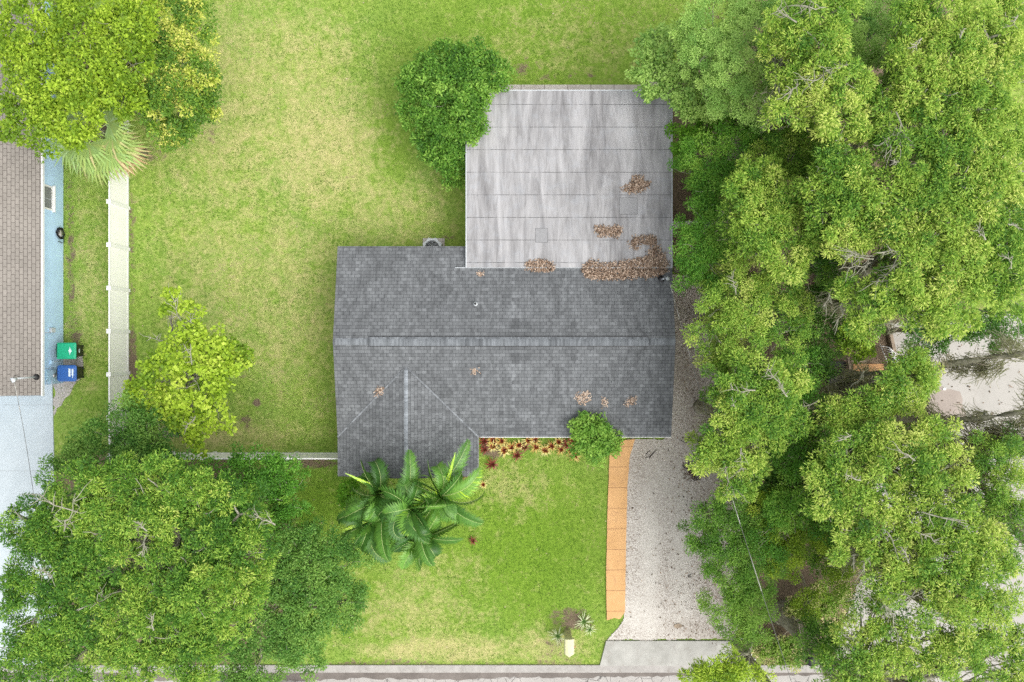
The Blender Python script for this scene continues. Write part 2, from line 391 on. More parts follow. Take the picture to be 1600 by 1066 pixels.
def polysheet(name, pts, mat, z, label, px=True, thick=0.0, kind='structure', rough=0.0, seed=1):
    rr = random.Random(seed); out = []
    w_ = [P(*p, 0) if px else Vector((p[0], p[1], 0)) for p in pts]
    n = len(w_)
    for i in range(n):
        a, b = w_[i], w_[(i+1) % n]; L = (b-a).length; k = max(1, int(L/.18)) if rough else 1
        nrm_ = Vector((-(b-a).y, (b-a).x, 0)).normalized() if L > 0 else Vector((0, 0, 0))
        for j in range(k):
            q = a.lerp(b, j/k) + (nrm_*rr.uniform(-rough, rough) if j else Vector((0, 0, 0))); out.append((q.x, q.y))
    area = sum(out[i][0]*out[(i+1) % len(out)][1]-out[(i+1) % len(out)][0]*out[i][1] for i in range(len(out)))
    if area < 0: out.reverse()
    m = MB()
    if thick: m.prism(out, z-thick, z)
    else: m.face([(x, y, z) for x, y in out])
    o = m.build(name, mat)
    if not px or True: tag(o, label, kind=kind)
    return o

# road, kerb, driveway
ROADL = road_mat('pale_road_surface', (.33,.315,.295), (.42,.40,.375)); KERB = concrete('kerb_concrete', (.30,.285,.265), (.42,.40,.375), 2.2, (.20,.175,.15))
WET = road_mat('dark_gutter_asphalt', (.12,.105,.095), (.22,.195,.175), False)
yk = P(0, 1039).y; yk2 = P(0, 1051).y
polysheet('road', [(-90, yk-.1), (90, yk-.1), (90, yk-9), (-90, yk-9)], ROADL, -.010, 'pale cracked street along the bottom of the lot', px=False)
m = MB(); m.prism([(-90, yk2), (60, yk2), (60, yk), (-90, yk)], -.10, .035)
tag(m.build('kerb', KERB, bevel=.02), 'grey concrete kerb strip between lawn and street', kind='structure')
# dark wet gutter band on the road, ragged
polysheet('gutter', [(-200,1050),(500,1050),(1300,1050),(1300,1054),(1240,1056),(1040,1057),(900,1059),(790,1058),(740,1062),(690,1062),(560,1060),(480,1064),(300,1064),(-200,1062)],
          WET, -.004, 'dark damp gutter line with dirt along the kerb', rough=.05, seed=4)
m = MB()
mud = [(948,1057.5),(1120,1057.5)]
APR = concrete('apron_concrete', (.28,.275,.25), (.44,.435,.40), 1.3, (.27,.25,.22))
m.prism([tuple(P(*p).xy) for p in [(937,1040),(1149,1040),(1141,1001),(947,1001)]], -.05, .045)
tag(m.build('driveway_apron', APR, bevel=.015), 'grey stained concrete apron where the gravel driveway meets the street', kind='structure')
GRAV = gravel_mat()
gpoly = [(980,686),(1040,686),(1046,560),(1052,430),(1100,430),(1110,560),(1160,640),(1160,800),(1150,1000),(948,1001),(972,970),(973,940),(974,850),(977,760),(979,712)]
gp = [P(*p) for p in gpoly]
def vnoise(x, y, sc_, seed, octv=3):
    out = 0; amp = 1.0; tot = 0
    for o_ in range(octv):
        g = np.random.default_rng(seed+o_).uniform(-1, 1, (512, 512)); u = x/sc_*2**o_+200; v = y/sc_*2**o_+200
        i = np.floor(u).astype(int); j = np.floor(v).astype(int); a = u-i; b = v-j; a = a*a*(3-2*a); b = b*b*(3-2*b); i %= 512; j %= 512; i1 = (i+1) % 512; j1 = (j+1) % 512
        out = out + amp*((g[i, j]*(1-a)+g[i1, j]*a)*(1-b)+(g[i, j1]*(1-a)+g[i1, j1]*a)*b); tot += amp; amp *= .62
    return out/tot
def inpoly(poly):
    def f(x, y):
        ins = np.zeros(x.shape, bool); n = len(poly)
        for i in range(n):
            x1, y1 = poly[i][0], poly[i][1]; x2, y2 = poly[(i+1) % n][0], poly[(i+1) % n][1]
            c = ((y1 > y) != (y2 > y)) & (x < (x2-x1)*(y-y1)/((y2-y1) if y2 != y1 else 1e-9)+x1); ins ^= c
        return ins
    return f
def wob(poly, a):
    f = inpoly(poly)
    return lambda x, y: f(x + a*3*vnoise(x, y, .5, 51), y + a*3*vnoise(x, y, .5, 71))
GD = [(1070,470,40,80,1.0), (1085,560,40,80,.8), (1110,660,40,60,.9), (1120,780,30,60,.9), (1125,900,30,60,.8), (1000,730,30,50,.45), (1100,985,50,20,.6), (1050,720,25,25,.3), (1060,620,25,30,.35)]
sheet('gravel_driveway', np.linspace(3.9, 10.4, 190), np.linspace(-13.3, 3.0, 440), GRAV, lambda X, Y: .008*np.sin(X*3+Y*2.1)*np.sin(Y*2.3), .0,
      'pale crushed stone driveway strewn with brown leaves', (GD, [(1015,860,14,150,.9),(1065,880,14,120,.7),(1005,960,30,30,.9),(1040,760,25,60,.5)]), wob(gp, .05))
WALK = concrete('terracotta_concrete', (.56,.325,.14), (.67,.405,.19), 1.1, (.42,.24,.13), joint=[('Y', .905, .62, .022)], jcol=(.22,.11,.06))
polysheet('walkway', [(953,690),(992,686),(984,712),(980,760),(978,850),(976.5,940),(976,956),(968,967),(960,965),(948,969),(947,900),(949,800),(952,720)], WALK, .05,
          'narrow terracotta coloured concrete walkway beside the gravel', thick=.1, rough=.008)
# north slab
SLAB = concrete('slab_concrete', (.37,.34,.30), (.56,.53,.49), 2.0, (.30,.26,.22), joint=[('X', 1.02, .1, .03)], jcol=(.13,.11,.09))
polysheet('patio_slab', [(775,133),(1040,133),(1040,300),(775,300)], SLAB, .05, 'narrow grey concrete slab edge north of the flat roof', thick=.1)
# neighbour blue grey drive
NDRV = concrete('pale_blue_painted_concrete', (.42,.475,.50), (.50,.555,.58), .7, joint=[('Y', 2.9, .47, .02)], jcol=(.30,.32,.33))
polysheet('neighbour_driveway', [(-300,560),(81,560),(84,690),(90,1039),(-300,1039)], NDRV, .03, 'pale blue grey painted concrete driveway at the left', thick=.06)
NG = plain('white_pea_gravel', (.40,.37,.34), .95, var=.45, scale=28)
polysheet('gravel_bed', [(84,566),(128,556),(130,575),(126,592),(112,610),(98,628),(84,650)], NG, -.012, 'small whitish gravel patch beside the blue house', rough=.07)
# right neighbour's concrete
RCON = concrete('pale_yard_concrete', (.36,.345,.315), (.43,.41,.38), .45, (.31,.285,.25))
polysheet('neighbour_yard', [(1392,505),(1700,480),(2000,480),(2000,1200),(1310,1039),(1310,985),(1345,905),(1392,880),(1372,790),(1352,735),(1405,690),(1408,640),(1400,600)], RCON, .0,
          'pale concrete yard under the oaks at the right', rough=.1)
BROWNC = concrete('brown_concrete', (.30,.255,.225), (.38,.33,.29), .8)  # browner concrete tone for one patch of the yard
polysheet('brown_patch', [(1452,600),(1500,612),(1510,650),(1500,672),(1450,672),(1440,640)], BROWNC, .004, 'brownish patch on the pale concrete yard', rough=.05)

# ------------------------------------------------------------------ the house
def roof_uv(pts, o, u, v):
    o, u, v = Vector(o), Vector(u).normalized(), Vector(v).normalized()
    return [((Vector(p)-o).dot(u), (Vector(p)-o).dot(v)) for p in pts]
XL, XR, YN, YS, ZE, ZR = -7.12, 6.50, 3.87, -3.92, 2.60, 3.50
YR = -0.02; sl = (ZR-ZE)/(YN-YR)
WX1 = -1.36; WXM = (XL+WX1)/2; WZ = ZE + sl*(WXM-XL); WY = -5.52
YV = YR - (ZR-WZ)/((ZR-ZE)/(YR-YS))          # where wing ridge meets main slope
house = thing('house', (-.3, 0, 0), 'long low house with charcoal shingle gable roof and a pale flat roofed rear wing', 'house')
m = MB(); O = (0, 0, 0)
def rf(pts, e, dn, mi=0):
    u = Vector(e); v = Vector(dn); m.face(pts, roof_uv(pts, (0, 0, 0), u, v), mi)
# north slope, right part of it lies under the flat roof too
nsl = (0, -(YN-YR), ZR-ZE); ssl = (0, (YR-YS), ZR-ZE)
rf([(XL,YN,ZE),(XL,YR,ZR),(XR,YR,ZR),(XR,YN,ZE)], (1,0,0), nsl)
rf([(XL,YR,ZR),(XL,YS,ZE),(WXM,YV,WZ),(WX1,YS,ZE),(XR,YS,ZE),(XR,YR,ZR)], (1,0,0), ssl)
rf([(XL,YS,ZE),(XL,WY,ZE),(WXM,WY,WZ),(WXM,YV,WZ)], (0,1,0), (WXM-XL,0,WZ-ZE))
rf([(WXM,YV,WZ),(WXM,WY,WZ),(WX1,WY,ZE),(WX1,YS,ZE)], (0,1,0), (WXM-WX1,0,WZ-ZE))
roof = m.build('roof', ROOF, house)
# fascia / eave boards just under the shingles
m = MB(); t_ = .16
def fas(a, b):
    a, b = Vector(a), Vector(b); m.face([a+Vector((0,0,-.004)), b+Vector((0,0,-.004)), b+Vector((0,0,-t_)), a+Vector((0,0,-t_))])
loop = [(XL,YN,ZE),(XL,YR,ZR),(XL,YS,ZE),(XL,WY,ZE),(WXM,WY,WZ),(WX1,WY,ZE),(WX1,YS,ZE),(XR,YS,ZE),(XR,YR,ZR),(XR,YN,ZE),(XL,YN,ZE)]
for a, b in zip(loop, loop[1:]): fas(a, b)
m.face([(XL,YN,ZE-t_),(XR,YN,ZE-t_),(XR,YS,ZE-t_),(WX1,YS,ZE-t_),(WX1,WY,ZE-t_),(XL,WY,ZE-t_)])
m.build('fascia', FASCIA, house)
m = MB()
wl = [(XL+.45,WY+.5),(WX1-.45,WY+.5),(WX1-.45,YS+.5),(XR-.45,YS+.5),(XR-.45,YN-.5),(XL+.45,YN-.5)]
m.prism(wl, 0, ZE-t_-.002); m.build('wall', BEIGE, house)
# white front edge strip under the south eave
m = MB(); m.box(((WX1+XR)/2+.02, YS-.012, ZE-.07), (XR-WX1-.05, .02, .12)); m.build('drip_edge', FASCIA, house)
# ridge vent + caps
def capstrip(name, a, b, wd, h, dn, mat=CAP):
    a, b = Vector(a), Vector(b); d = (b-a).normalized(); s = Vector((-d.y, d.x, 0)); m = MB(); L = (b-a).length
    for sg in (1, -1):
        p = [a+Vector((0,0,h)), b+Vector((0,0,h)), b+s*sg*wd+Vector((0,0,h-dn*wd)), a+s*sg*wd+Vector((0,0,h-dn*wd))]
        if sg > 0: p.reverse()
        m.face(p, [((Vector(q)-a).dot(d), (Vector(q)-a).dot(s)+5) for q in p])
        q = [b+s*sg*wd+Vector((0,0,h-dn*wd)), a+s*sg*wd+Vector((0,0,h-dn*wd)), a+s*sg*wd+Vector((0,0,-dn*wd)), b+s*sg*wd+Vector((0,0,-dn*wd))]
        m.face(q if sg > 0 else q[::-1], None, 1)
    for e in (a, b):
        m.face([e+Vector((0,0,h)), e+s*wd+Vector((0,0,h-dn*wd)), e+s*wd+Vector((0,0,-dn*wd)), e-s*wd+Vector((0,0,-dn*wd)), e-s*wd+Vector((0,0,h-dn*wd))], None, 1)
    return m.build(name, [mat, BLACKP], house)
capstrip('ridge_vent', (-5.70,YR,ZR), (5.42,YR,ZR), .175, .055, sl)
capstrip('ridge_cap', (XL,YR,ZR), (-5.72,YR,ZR), .14, .012, sl, CAP)
capstrip('ridge_cap', (5.44,YR,ZR), (XR,YR,ZR), .14, .012, sl)
CAP1 = shingle('pale_cap_shingles', [(.19,.208,.225), (.24,.26,.28)], 0.30, 0.14, (.12,.13,.14), 0.005)
capstrip('ridge_cap', (WXM,YV-.05,WZ), (WXM,WY,WZ), .075, .012, sl, CAP1)
for sy in (.185, -.185):
    m = MB(); m.box((-.14, YR+sy, ZR-sl*.185+.006), (11.14, .035, .012)); m.build('vent_side_line', BLACKP, house)  # flat black strips drawing a dark line along each side of the vent
CAP2 = shingle('valley_shingles', [(.165,.175,.185), (.23,.245,.26)], 0.14, 0.14, (.12,.13,.14), 0.004)
for q in ((WX1, YS, ZE), (XL, YS, ZE)):
    a = Vector((WXM, YV, WZ)); b = Vector(q); d = (b-a).normalized(); s_ = Vector((-d.y, d.x, 0)).normalized()*.035; m = MB(); up3 = Vector((0, 0, .02))
    f = [a-s_+up3, b-s_+up3, b+s_+up3, a+s_+up3]; m.face(f, [(0, 0), (3, 0), (3, .1), (0, .1)]); m.build('valley', CAP2, house)
# vent pipe
vp = P(743, 475, 3.2); zs = ZE + (YN-vp.y)*sl
m = MB(); m.tube([(vp.x, vp.y, zs-.05), (vp.x, vp.y, zs+.28)], .05, 14, caps=False); m.tube([(vp.x, vp.y, zs-.05), (vp.x, vp.y, zs+.26)], .035, 14, mi=1)
m.tube([(vp.x, vp.y, zs-.02), (vp.x, vp.y, zs+.05)], [.11, .06], 14, mi=2)
m.build('vent_pipe', [PIPEW, BLACKP, GREYBOX], house)
# service mast
mp_ = P(1034, 437, 3.0); zb = ZE + (YN-mp_.y)*sl
m = MB(); m.tube([(mp_.x, mp_.y, zb-.1), (mp_.x, mp_.y, 3.8)], .035, 10); m.tube([(mp_.x, mp_.y, 3.78), (mp_.x+.05, mp_.y-.02, 3.9), (mp_.x+.13, mp_.y-.04, 3.86)], [.06, .085, .06], 10)
m.tube([(mp_.x, mp_.y, zb-.02), (mp_.x, mp_.y, zb+.05)], [.16, .06], 12, mi=1)
m.build('service_mast', [GREYBOX, BLACKP], house)
# flat roofed rear wing
FX0, FX1, FY0, FY1, FZ = -1.84, 6.46, 2.98, 10.13, 2.90
m = MB(); m.box(((FX0+FX1)/2, (FY0+FY1)/2, FZ-.06), (FX1-FX0, FY1-FY0, .12)); fr = m.build('flat_roof', MEMB, house)
m = MB(); e_ = .035
for c, d in ((((FX0+FX1)/2, FY1+e_/2, FZ-.075), (FX1-FX0+2*e_, e_, .17)), (((FX0+FX1)/2, FY0-e_/2, FZ-.04), (FX1-FX0+2*e_, e_*.5, .075)),
             ((FX0-e_/2, (FY0+FY1)/2, FZ-.075), (e_, FY1-FY0, .17)), ((FX1+e_/2, (FY0+FY1)/2, FZ-.075), (e_, FY1-FY0, .17))):
    m.box(c, d)
m.box((FX0-.25, FY0-.01, FZ-.06), (.45, .025, .04))
m.build('metal_edge', GREYBOX, house)
m = MB(); m.box(((FX0+FX1)/2+.0, (FY0+FY1)/2+.2, 1.35), (FX1-FX0-.7, FY1-FY0-1.0, 2.7)); m.build('rear_wall', BEIGE, house)
PATCH = plain('membrane_patch', (.262,.262,.267), .8, var=.10, scale=9)
SEAL = plain('black_sealant', (.09,.09,.09), .8, var=.4, scale=20)
for (px, py, w_, h_) in ((846, 368, .48, .56), (982, 322, .72, .66)):
    c = P(px, py, FZ); m = MB(); m.box((c.x, c.y, FZ+.003), (w_+.02, h_+.02, .005), mi=1); m.box((c.x, c.y, FZ+.006), (w_, h_, .006))
    m.build('roof_patch', [PATCH, SEAL], house)

# ---- dead leaf piles on the roofs
def roofz(x, y):
    a = np.where(y > YR, ZE+(YN-y)*sl, ZE+(y-YS)*(ZR-ZE)/(YR-YS))
    wg = ZE + sl*(np.minimum(x-XL, WX1-x)); a = np.where((x < WX1) & (y < YV+1), np.maximum(a, wg), a)
    fl = (x > FX0) & (x < FX1) & (y > FY0) & (y < FY1); return np.where(fl, FZ, a)
rl = np.random.default_rng(11)
def litter(name, poly, label, dens, zc=2.9, h=.05, pale=0.0, size=(.05, .10), group='dead leaf drifts on the roof', soft=.055):
    pts = [P(x, y, zc) for x, y in poly]; xs_ = [p.x for p in pts]; ys_ = [p.y for p in pts]
    area = (max(xs_)-min(xs_))*(max(ys_)-min(ys_)); n = int(area*dens)
    x = rl.uniform(min(xs_), max(xs_), n); y = rl.uniform(min(ys_), max(ys_), n)
    k = inpoly(pts)(x + rl.normal(0, soft, n), y + rl.normal(0, soft, n)); x, y = x[k], y[k]; n = len(x)
    z = roofz(x, y) + .008 + rl.uniform(0, 1, n)*h
    p = np.stack([x, y, z], -1); d = rl.normal(0, 1, (n, 3)); d[:, 2] *= .25; up = rl.normal(0, .35, (n, 3)); up[:, 2] = 1
    L = rl.uniform(*size, n); V = leaf_quads(p, d, up, L, L*.55, .0)
    o = quads_mesh(name, V, rl.beta(1.3, 1.2, n)*.9+.05+pale, LITTER); c = Vector(V.reshape(-1, 3).mean(0)); c.z = V[..., 2].min()
    me = o.data; me.transform(Matrix.Translation(-c)); o.location = c
    return tag(o, label, 'leaf pile', group)
litter('leaf_pile', [(909,423),(912,414),(921,409),(931,409),(936,413),(952,412),(985,408),(1000,404),(1012,399),(1017,386),(1010,378),(1000,381),(996,389),(988,389),(984,379),(990,372),(1005,369),(1018,367),(1024,374),(1029,388),(1031,402),(1040,406),(1046,415),(1040,426),(1020,432),(985,435),(950,438),(930,438),(918,434)],
       'big hooked drift of brown leaves across the seam of both roofs', 1500, h=.07)
litter('leaf_pile', [(820,417),(826,409),(842,405),(855,409),(868,417),(862,422),(848,425),(832,424)], 'oval leaf pile at the flat roof edge left of the big drift', 1700, h=.06)
litter('leaf_pile', [(928,355),(935,353),(950,356),(965,352),(973,354),(971,364),(962,372),(950,369),(936,369),(930,362)], 'wide leaf patch in the middle of the flat roof above the big drift', 1500)
litter('leaf_pile', [(968,296),(976,292),(984,290),(988,278),(995,275),(1003,273),(1004,281),(1008,286),(1018,284),(1012,292),(1003,298),(994,303),(982,300),(972,297)], 'starry leaf patch furthest up the flat roof', 1500)
litter('leaf_pile', [(1030,397),(1036,394),(1041,398),(1037,403),(1031,403)], 'tiny leaf clump at the right edge of the flat roof', 1500)
litter('leaf_pile', [(744,424),(750,422),(756,426),(752,431),(746,432)], 'tiny pale leaf clump on shingles by the left corner of the flat roof', 900, 2.85, .02, .15)
litter('leaf_pile', [(585,614),(592,606),(600,604),(601,609),(594,617),(587,620)], 'small orange leaf clump on the shingles near the left valley', 1100, 3.1, .03, .1)
litter('leaf_pile', [(736,579),(742,576),(751,577),(745,583),(739,586)], 'small leaf clump on shingles below the ridge middle', 900, 3.3, .02, .15)
litter('leaf_pile', [(898,618),(907,612),(919,611),(924,618),(919,628),(910,636),(905,628),(899,625)], 'pale leaf clump above the round shrub, largest of three', 650, 2.9, .02, .2)
litter('leaf_pile', [(939,620),(944,621),(950,632),(946,638),(941,633)], 'thin pale leaf clump, middle one of three above the south eave', 750, 2.9, .02, .2)
litter('leaf_pile', [(976,627),(984,621),(996,619),(994,627),(984,635),(977,636)], 'slanted pale leaf clump nearest the right end of the south slope', 900, 2.9, .02, .15)
# ---- air conditioner
ac = P(675, 380, .8); ac = thing('air_conditioner', (-3.44, 4.04, 0), 'round topped grey air conditioning unit half under the north eave', 'air conditioner')
m = MB(); m.prism([(-3.44+.38*math.cos(a)*(1.18 if i % 2 else 1), 4.04+.38*math.sin(a)*(1.18 if i % 2 else 1)) for i, a in enumerate([k*math.pi/8 for k in range(16)])], .06, .78)
m.build('casing', GREYBOX, ac, bevel=.02)
m = MB(); m.tube([(-3.44, 4.04, .785), (-3.44, 4.04, .80)], .29, 28); m.build('fan_opening', BLACKP, ac)
m = MB()
for r in (.07, .13, .19, .25, .30):
    m.tube([(-3.44+r*math.cos(a), 4.04+r*math.sin(a), .815) for a in [k*math.pi/12 for k in range(25)]], .006, 5, caps=False)
for a in range(8): m.tube([(-3.44, 4.04, .82), (-3.44+.31*math.cos(a*.785), 4.04+.31*math.sin(a*.785), .815)], .006, 5)
m.build('grille', GREYBOX, ac)
m = MB(); m.box((-3.44, 4.04, .03), (.95, .95, .06)); m.build('pad', SLAB, ac)

# ------------------------------------------------------------------ neighbour's blue house
NX = -19.75; NE = -19.24; NYN, NYS = 14.5, -1.85; nz = 2.55
nb = thing('blue_house', (-24, 6, 0), 'pale blue house with tan shingle roof at the left edge', 'house')
m = MB(); XW = -29.5; XRD = -24.8; zr = nz + (NE-XRD)*.25
pts = [(NE, NYN+.4, nz), (XRD, NYN+.4, zr), (XRD, NYS-.37, zr), (NE, NYS-.37, nz)]; m.face(pts, roof_uv(pts, O, (0,1,0), (XRD-NE,0,zr-nz)))
pts = [(XRD, NYN+.4, zr), (2*XRD-NE, NYN+.4, nz), (2*XRD-NE, NYS-.37, nz), (XRD, NYS-.37, zr)]; m.face(pts, roof_uv(pts, O, (0,1,0), (XRD-NE,0,nz-zr)))
m.build('roof', NROOF, nb)
m = MB(); m.prism([(2*XRD-NE+.5, NYS), (NX, NYS), (NX, NYN), (2*XRD-NE+.5, NYN)], 0, nz-.14); m.build('wall', BLUEWALL, nb)
m = MB(); m.box((NE-.02+.035, (NYN+NYS)/2, nz-.07), (.05, NYN-NYS+.8, .15)); m.box(((XRD+NE)/2, (NYN+NYS)/2, nz-.145), (0.01+abs(XRD-NE), NYN-NYS+.7, .008))
for yy in (NYS-.385, NYN+.415):
    m.face([(NE, yy, nz), (XRD, yy, zr), (2*XRD-NE, yy, nz), (2*XRD-NE, yy, nz-.15), (XRD, yy, zr-.15), (NE, yy, nz-.15)])
m.build('fascia', FASCIA, nb)
# window
wy0, wy1 = P(0, 325, 1.3).y, P(0, 292, 1.3).y; wz0, wz1 = .92, 2.1
m = MB(); t2 = .07
for c, d in (((NX+.03, (wy0+wy1)/2, wz0), (.07, wy1-wy0+.14, t2)), ((NX+.03, (wy0+wy1)/2, wz1), (.07, wy1-wy0+.14, t2)),
             ((NX+.03, wy0-.035, (wz0+wz1)/2), (.07, t2, wz1-wz0-t2)), ((NX+.03, wy1+.035, (wz0+wz1)/2), (.07, t2, wz1-wz0-t2)), ((NX+.06, (wy0+wy1)/2, wz0-.06), (.14, wy1-wy0+.24, .05))):
    m.box(c, d)
wn = m.build('window', WHITE, nb)
m = MB(); m.box((NX+.012, (wy0+wy1)/2, (wz0+wz1)/2), (.02, wy1-wy0, wz1-wz0-t2))
for k in (4,): m.box((NX+.026, wy0+(wy1-wy0)*k/9, (wz0+wz1)/2), (.006, .02, wz1-wz0-t2), mi=1)
pn = m.build('pane', [SCREEN, GREYBOX], nb); pn.name = 'pane'; pn.parent = wn; pn.matrix_parent_inverse = Matrix.Identity(4)
def wallpt(px, py): z = HC - abs(NX)*FP/abs(px-800); return P(px, py, z)
def wbox(name, px, py, d, mat):
    c = wallpt(px, py); m = MB(); m.box((NX+d[0]/2+.003, c.y, c.z), d); return m.build(name, mat, nb, bevel=.01)
wbox('meter_box', 79.5, 516, (.12, .2, .28), GREYBOX); wbox('breaker_panel', 77, 586, (.10, .42, .62), plain('blue_painted_metal', (.42,.60,.70), .5))
wbox('junction_box', 79.5, 566, (.09, .13, .18), BLUEWALL)
m = MB(); c = wallpt(80, 587); m.tube([(NX+.10, c.y, c.z), (NX+.16, c.y, c.z)], .08, 14); m.build('electric_meter', METAL, nb)
m = MB()
for (a, b) in (((70,576),(84,575)), ((70,520),(79,520)), ((80,566),(98,564)), ((80,592),(81,604)), ((72,592),(73,604)), ((66,527),(69,528))):
    p, q = wallpt(*a), wallpt(*b); m = MB(); m.tube([(NX+.02, p.y, p.z), (NX+.02, q.y, max(q.z, .1))], .012, 6); m.build('conduit', GREYBOX, nb)
# roof mast
m = MB(); mx_, my_ = -19.45, P(0, 590, 3).y; m.tube([(mx_, my_, nz-.1), (mx_, my_, 3.95)], .035, 10)
m.tube([(mx_, my_, 3.9), (mx_-.05, my_-.04, 4.05), (mx_-.02, my_-.13, 4.02)], [.05, .11, .07], 12); m.tube([(mx_, my_, nz+.03), (mx_, my_, nz+.12)], [.15, .05], 12, mi=1)
m.tube([(mx_, my_, 3.5), (mx_-.05, my_+.11, 3.85), (mx_, my_+.12, 4.05), (mx_, my_-.02, 4.1)], .012, 6, mi=1)
m.build('service_mast', [GREYBOX, BLACKP], nb)
# coiled hose
hp = wallpt(91, 365); hs_ = thing('garden_hose', (NX+.1, hp.y, hp.z), 'coiled black garden hose on the blue wall below the window', 'hose')
m = MB(); rr = random.Random(2); pts = []
for k in range(150):
    a = k*.30; r = .22+.025*math.sin(k*.37); pts.append((NX+.05+.012*(k % 11), hp.y+r*math.cos(a), .42+r*math.sin(a)))
m.tube(pts, .017, 6); m.build('hose_coil', RUBBER, hs_)
m = MB(); m.tube([(NX+.0, hp.y, .42), (NX+.14, hp.y, .42)], .14, 18); m.build('reel_hub', plain('grey_plastic', (.42,.40,.36), .6), hs_)
m = MB(); m.tube([(NX+.03, hp.y-.36, .45), (NX+.12, hp.y-.36, .45), (NX+.12, hp.y-.40, .38)], .02, 8); m.tube([(NX+.12, hp.y-.42, .34), (NX+.10, hp.y-.3, .1), (NX+.13, hp.y-.2, .25)], .012, 6)
m.build('spigot', RUBBER, hs_)

# ------------------------------------------------------------------ wheelie bins
def rrect(w_, d_, r, n=5, cx=0, cy=0):
    out = []
    for sx, sy, a0 in ((1,1,0), (-1,1,90), (-1,-1,180), (1,-1,270)):
        for k in range(n+1):
            a = R_(a0+90*k/n); out.append((cx+sx*(w_/2-r)+r*math.cos(a), cy+sy*(d_/2-r)+r*math.sin(a)))
    return out
def bin_(x, y, lidmat, label, round_, decals):
    t = thing('wheelie_bin', (x, y, 0), label, 'wheelie bin', 'wheelie bins beside the blue house')
    m = MB(); rings = []
    lo = rrect(.50, .46, .06, cx=-.06); hi = rrect(.74, .62, .06)
    n = len(lo); vs = [(x+a, y+b, .06) for a, b in lo] + [(x+a, y+b, 1.0) for a, b in hi]
    m.raw(vs, [tuple(range(n-1, -1, -1)), tuple(range(n, 2*n))]+[(i, (i+1) % n, n+(i+1) % n, n+i) for i in range(n)])
    m.box((x+.16, y+.2, .12), (.12, .08, .12)); m.box((x+.16, y-.2, .12), (.12, .08, .12)); m.box((x+.355, y, .90), (.03, .5, .05))
    b = m.build('body', BLACKP, t)
    m = MB(); a = rrect(.82, .70, .10 if round_ else .05); a2 = rrect(.70, .58, .12 if round_ else .05)
    n = len(a); vs = [(x+p, y+q, 1.0) for p, q in a]+[(x+p, y+q, 1.055) for p, q in a]+[(x+p, y+q, 1.10) for p, q in a2]
    m.raw(vs, [tuple(range(n-1, -1, -1)), tuple(range(2*n, 3*n))]+[(i+s, (i+1) % n+s, n+(i+1) % n+s, n+i+s) for i in range(n) for s in (0, n)])
    ld = m.build('lid', lidmat, t, bevel=.012)
    m = MB()
    for (kind, dx, dy, w_, h_) in decals:
        if kind == 'd': m.prism([(x+dx-w_/2, y+dy), (x+dx, y+dy-h_/2), (x+dx+w_/2, y+dy), (x+dx, y+dy+h_/2)], 1.1005, 1.104)
        else: m.box((x+dx, y+dy, 1.103), (w_, h_, .004))
    dc = m.build('emblem', DECAL, ld); 
    m = MB(); m.tube([(x-.45, y-.28, .98), (x-.47, y, .98), (x-.45, y+.28, .98)], .018, 8); m.box((x-.40, y+.24, .99), (.10, .05, .05)); m.box((x-.40, y-.24, .99), (.10, .05, .05)); m.build('handle', BLACKP, t)
    for s in (1, -1):
        m = MB(); m.tube([(x-.28, y+s*.27, .12), (x-.28, y+s*.33, .12)], .12, 16); m.build('wheel', RUBBER, t)
    return t
gb = bin_(-19.04, -.42, GREENP, 'black wheelie bin with a green lid, upper of the two', False, [('d', .18, .0, .15, .24), ('b', .17, -.0, .02, .34)])
bb = bin_(-19.02, -1.38, BLUEP, 'black wheelie bin with a blue lid, lower of the two', True, [('b', .14, .03, .09, .34), ('b', .27, .04, .07, .30), ('b', .27, -.16, .04, .05)])
m = MB(); m.box((-18.66, -.42, .72), (.01, .16, .07)); o = m.build('front_label', DECAL, gb)

# ------------------------------------------------------------------ vinyl fences
def fence(name, label, a, b, posts, h=1.74):
    a, b = Vector((*a, 0)), Vector((*b, 0)); d = (b-a).normalized(); s = Vector((-d.y, d.x, 0)); rz = math.atan2(d.y, d.x)
    t = thing(name, a, label, 'fence')
    proto = {}
    for i, (p0, p1) in enumerate(zip(posts, posts[1:])):
        L = p1-p0; c = a+d*(p0+L/2); m = MB(); nb_ = int(L/.15)
        m.box((c.x, c.y, h/2+.03), (L-.1, .022, h-.14), rz)
        for k in range(1, nb_):
            u = p0+L*k/nb_; q = a+d*u; m.box((q.x, q.y, h/2+.03), (.012, .028, h-.15), rz)
        m.build('panel', VINYL, t)
        m = MB(); m.box((c.x, c.y, h-.03), (L-.1, .05, .09), rz); m.build('top_rail', WHITE, t); m = MB(); m.box((c.x, c.y, .10), (L-.1, .05, .14), rz); m.build('bottom_rail', WHITE, t)
    for p in posts:
        q = a+d*p; m = MB(); m.box((q.x, q.y, (h+.04)/2), (.14, .14, h+.04), rz); m.box((q.x, q.y, h+.055), (.18, .18, .03), rz, taper=1.0)
        m.prism([(q.x-.07, q.y-.07), (q.x+.07, q.y-.07), (q.x+.07, q.y+.07), (q.x-.07, q.y+.07)], h+.07, h+.11, inset=.7)
        m.build('post', WHITE, t)
    return t
FXF = -16.87
posts = [5.84+1.81*k for k in (4, 3, 2, 1, 0, -1, -2, -3, -4, -5)]; 
ystart = 5.84+1.81*4
fence('side_fence', 'long white vinyl privacy fence between the lawn and the blue house', (FXF, ystart), (FXF, -4.9), [0]+[1.81*k for k in range(1, 10)]+[ystart+4.9-.0])
fence('front_fence', 'white vinyl fence running from the side fence to the house front', (FXF+.13, -4.93), (-6.7, -4.93), [0, 1.85, 3.7, 5.5, 7.3, FXF*-1-.13-6.7])
ge = P(1050, 347, 1.6)
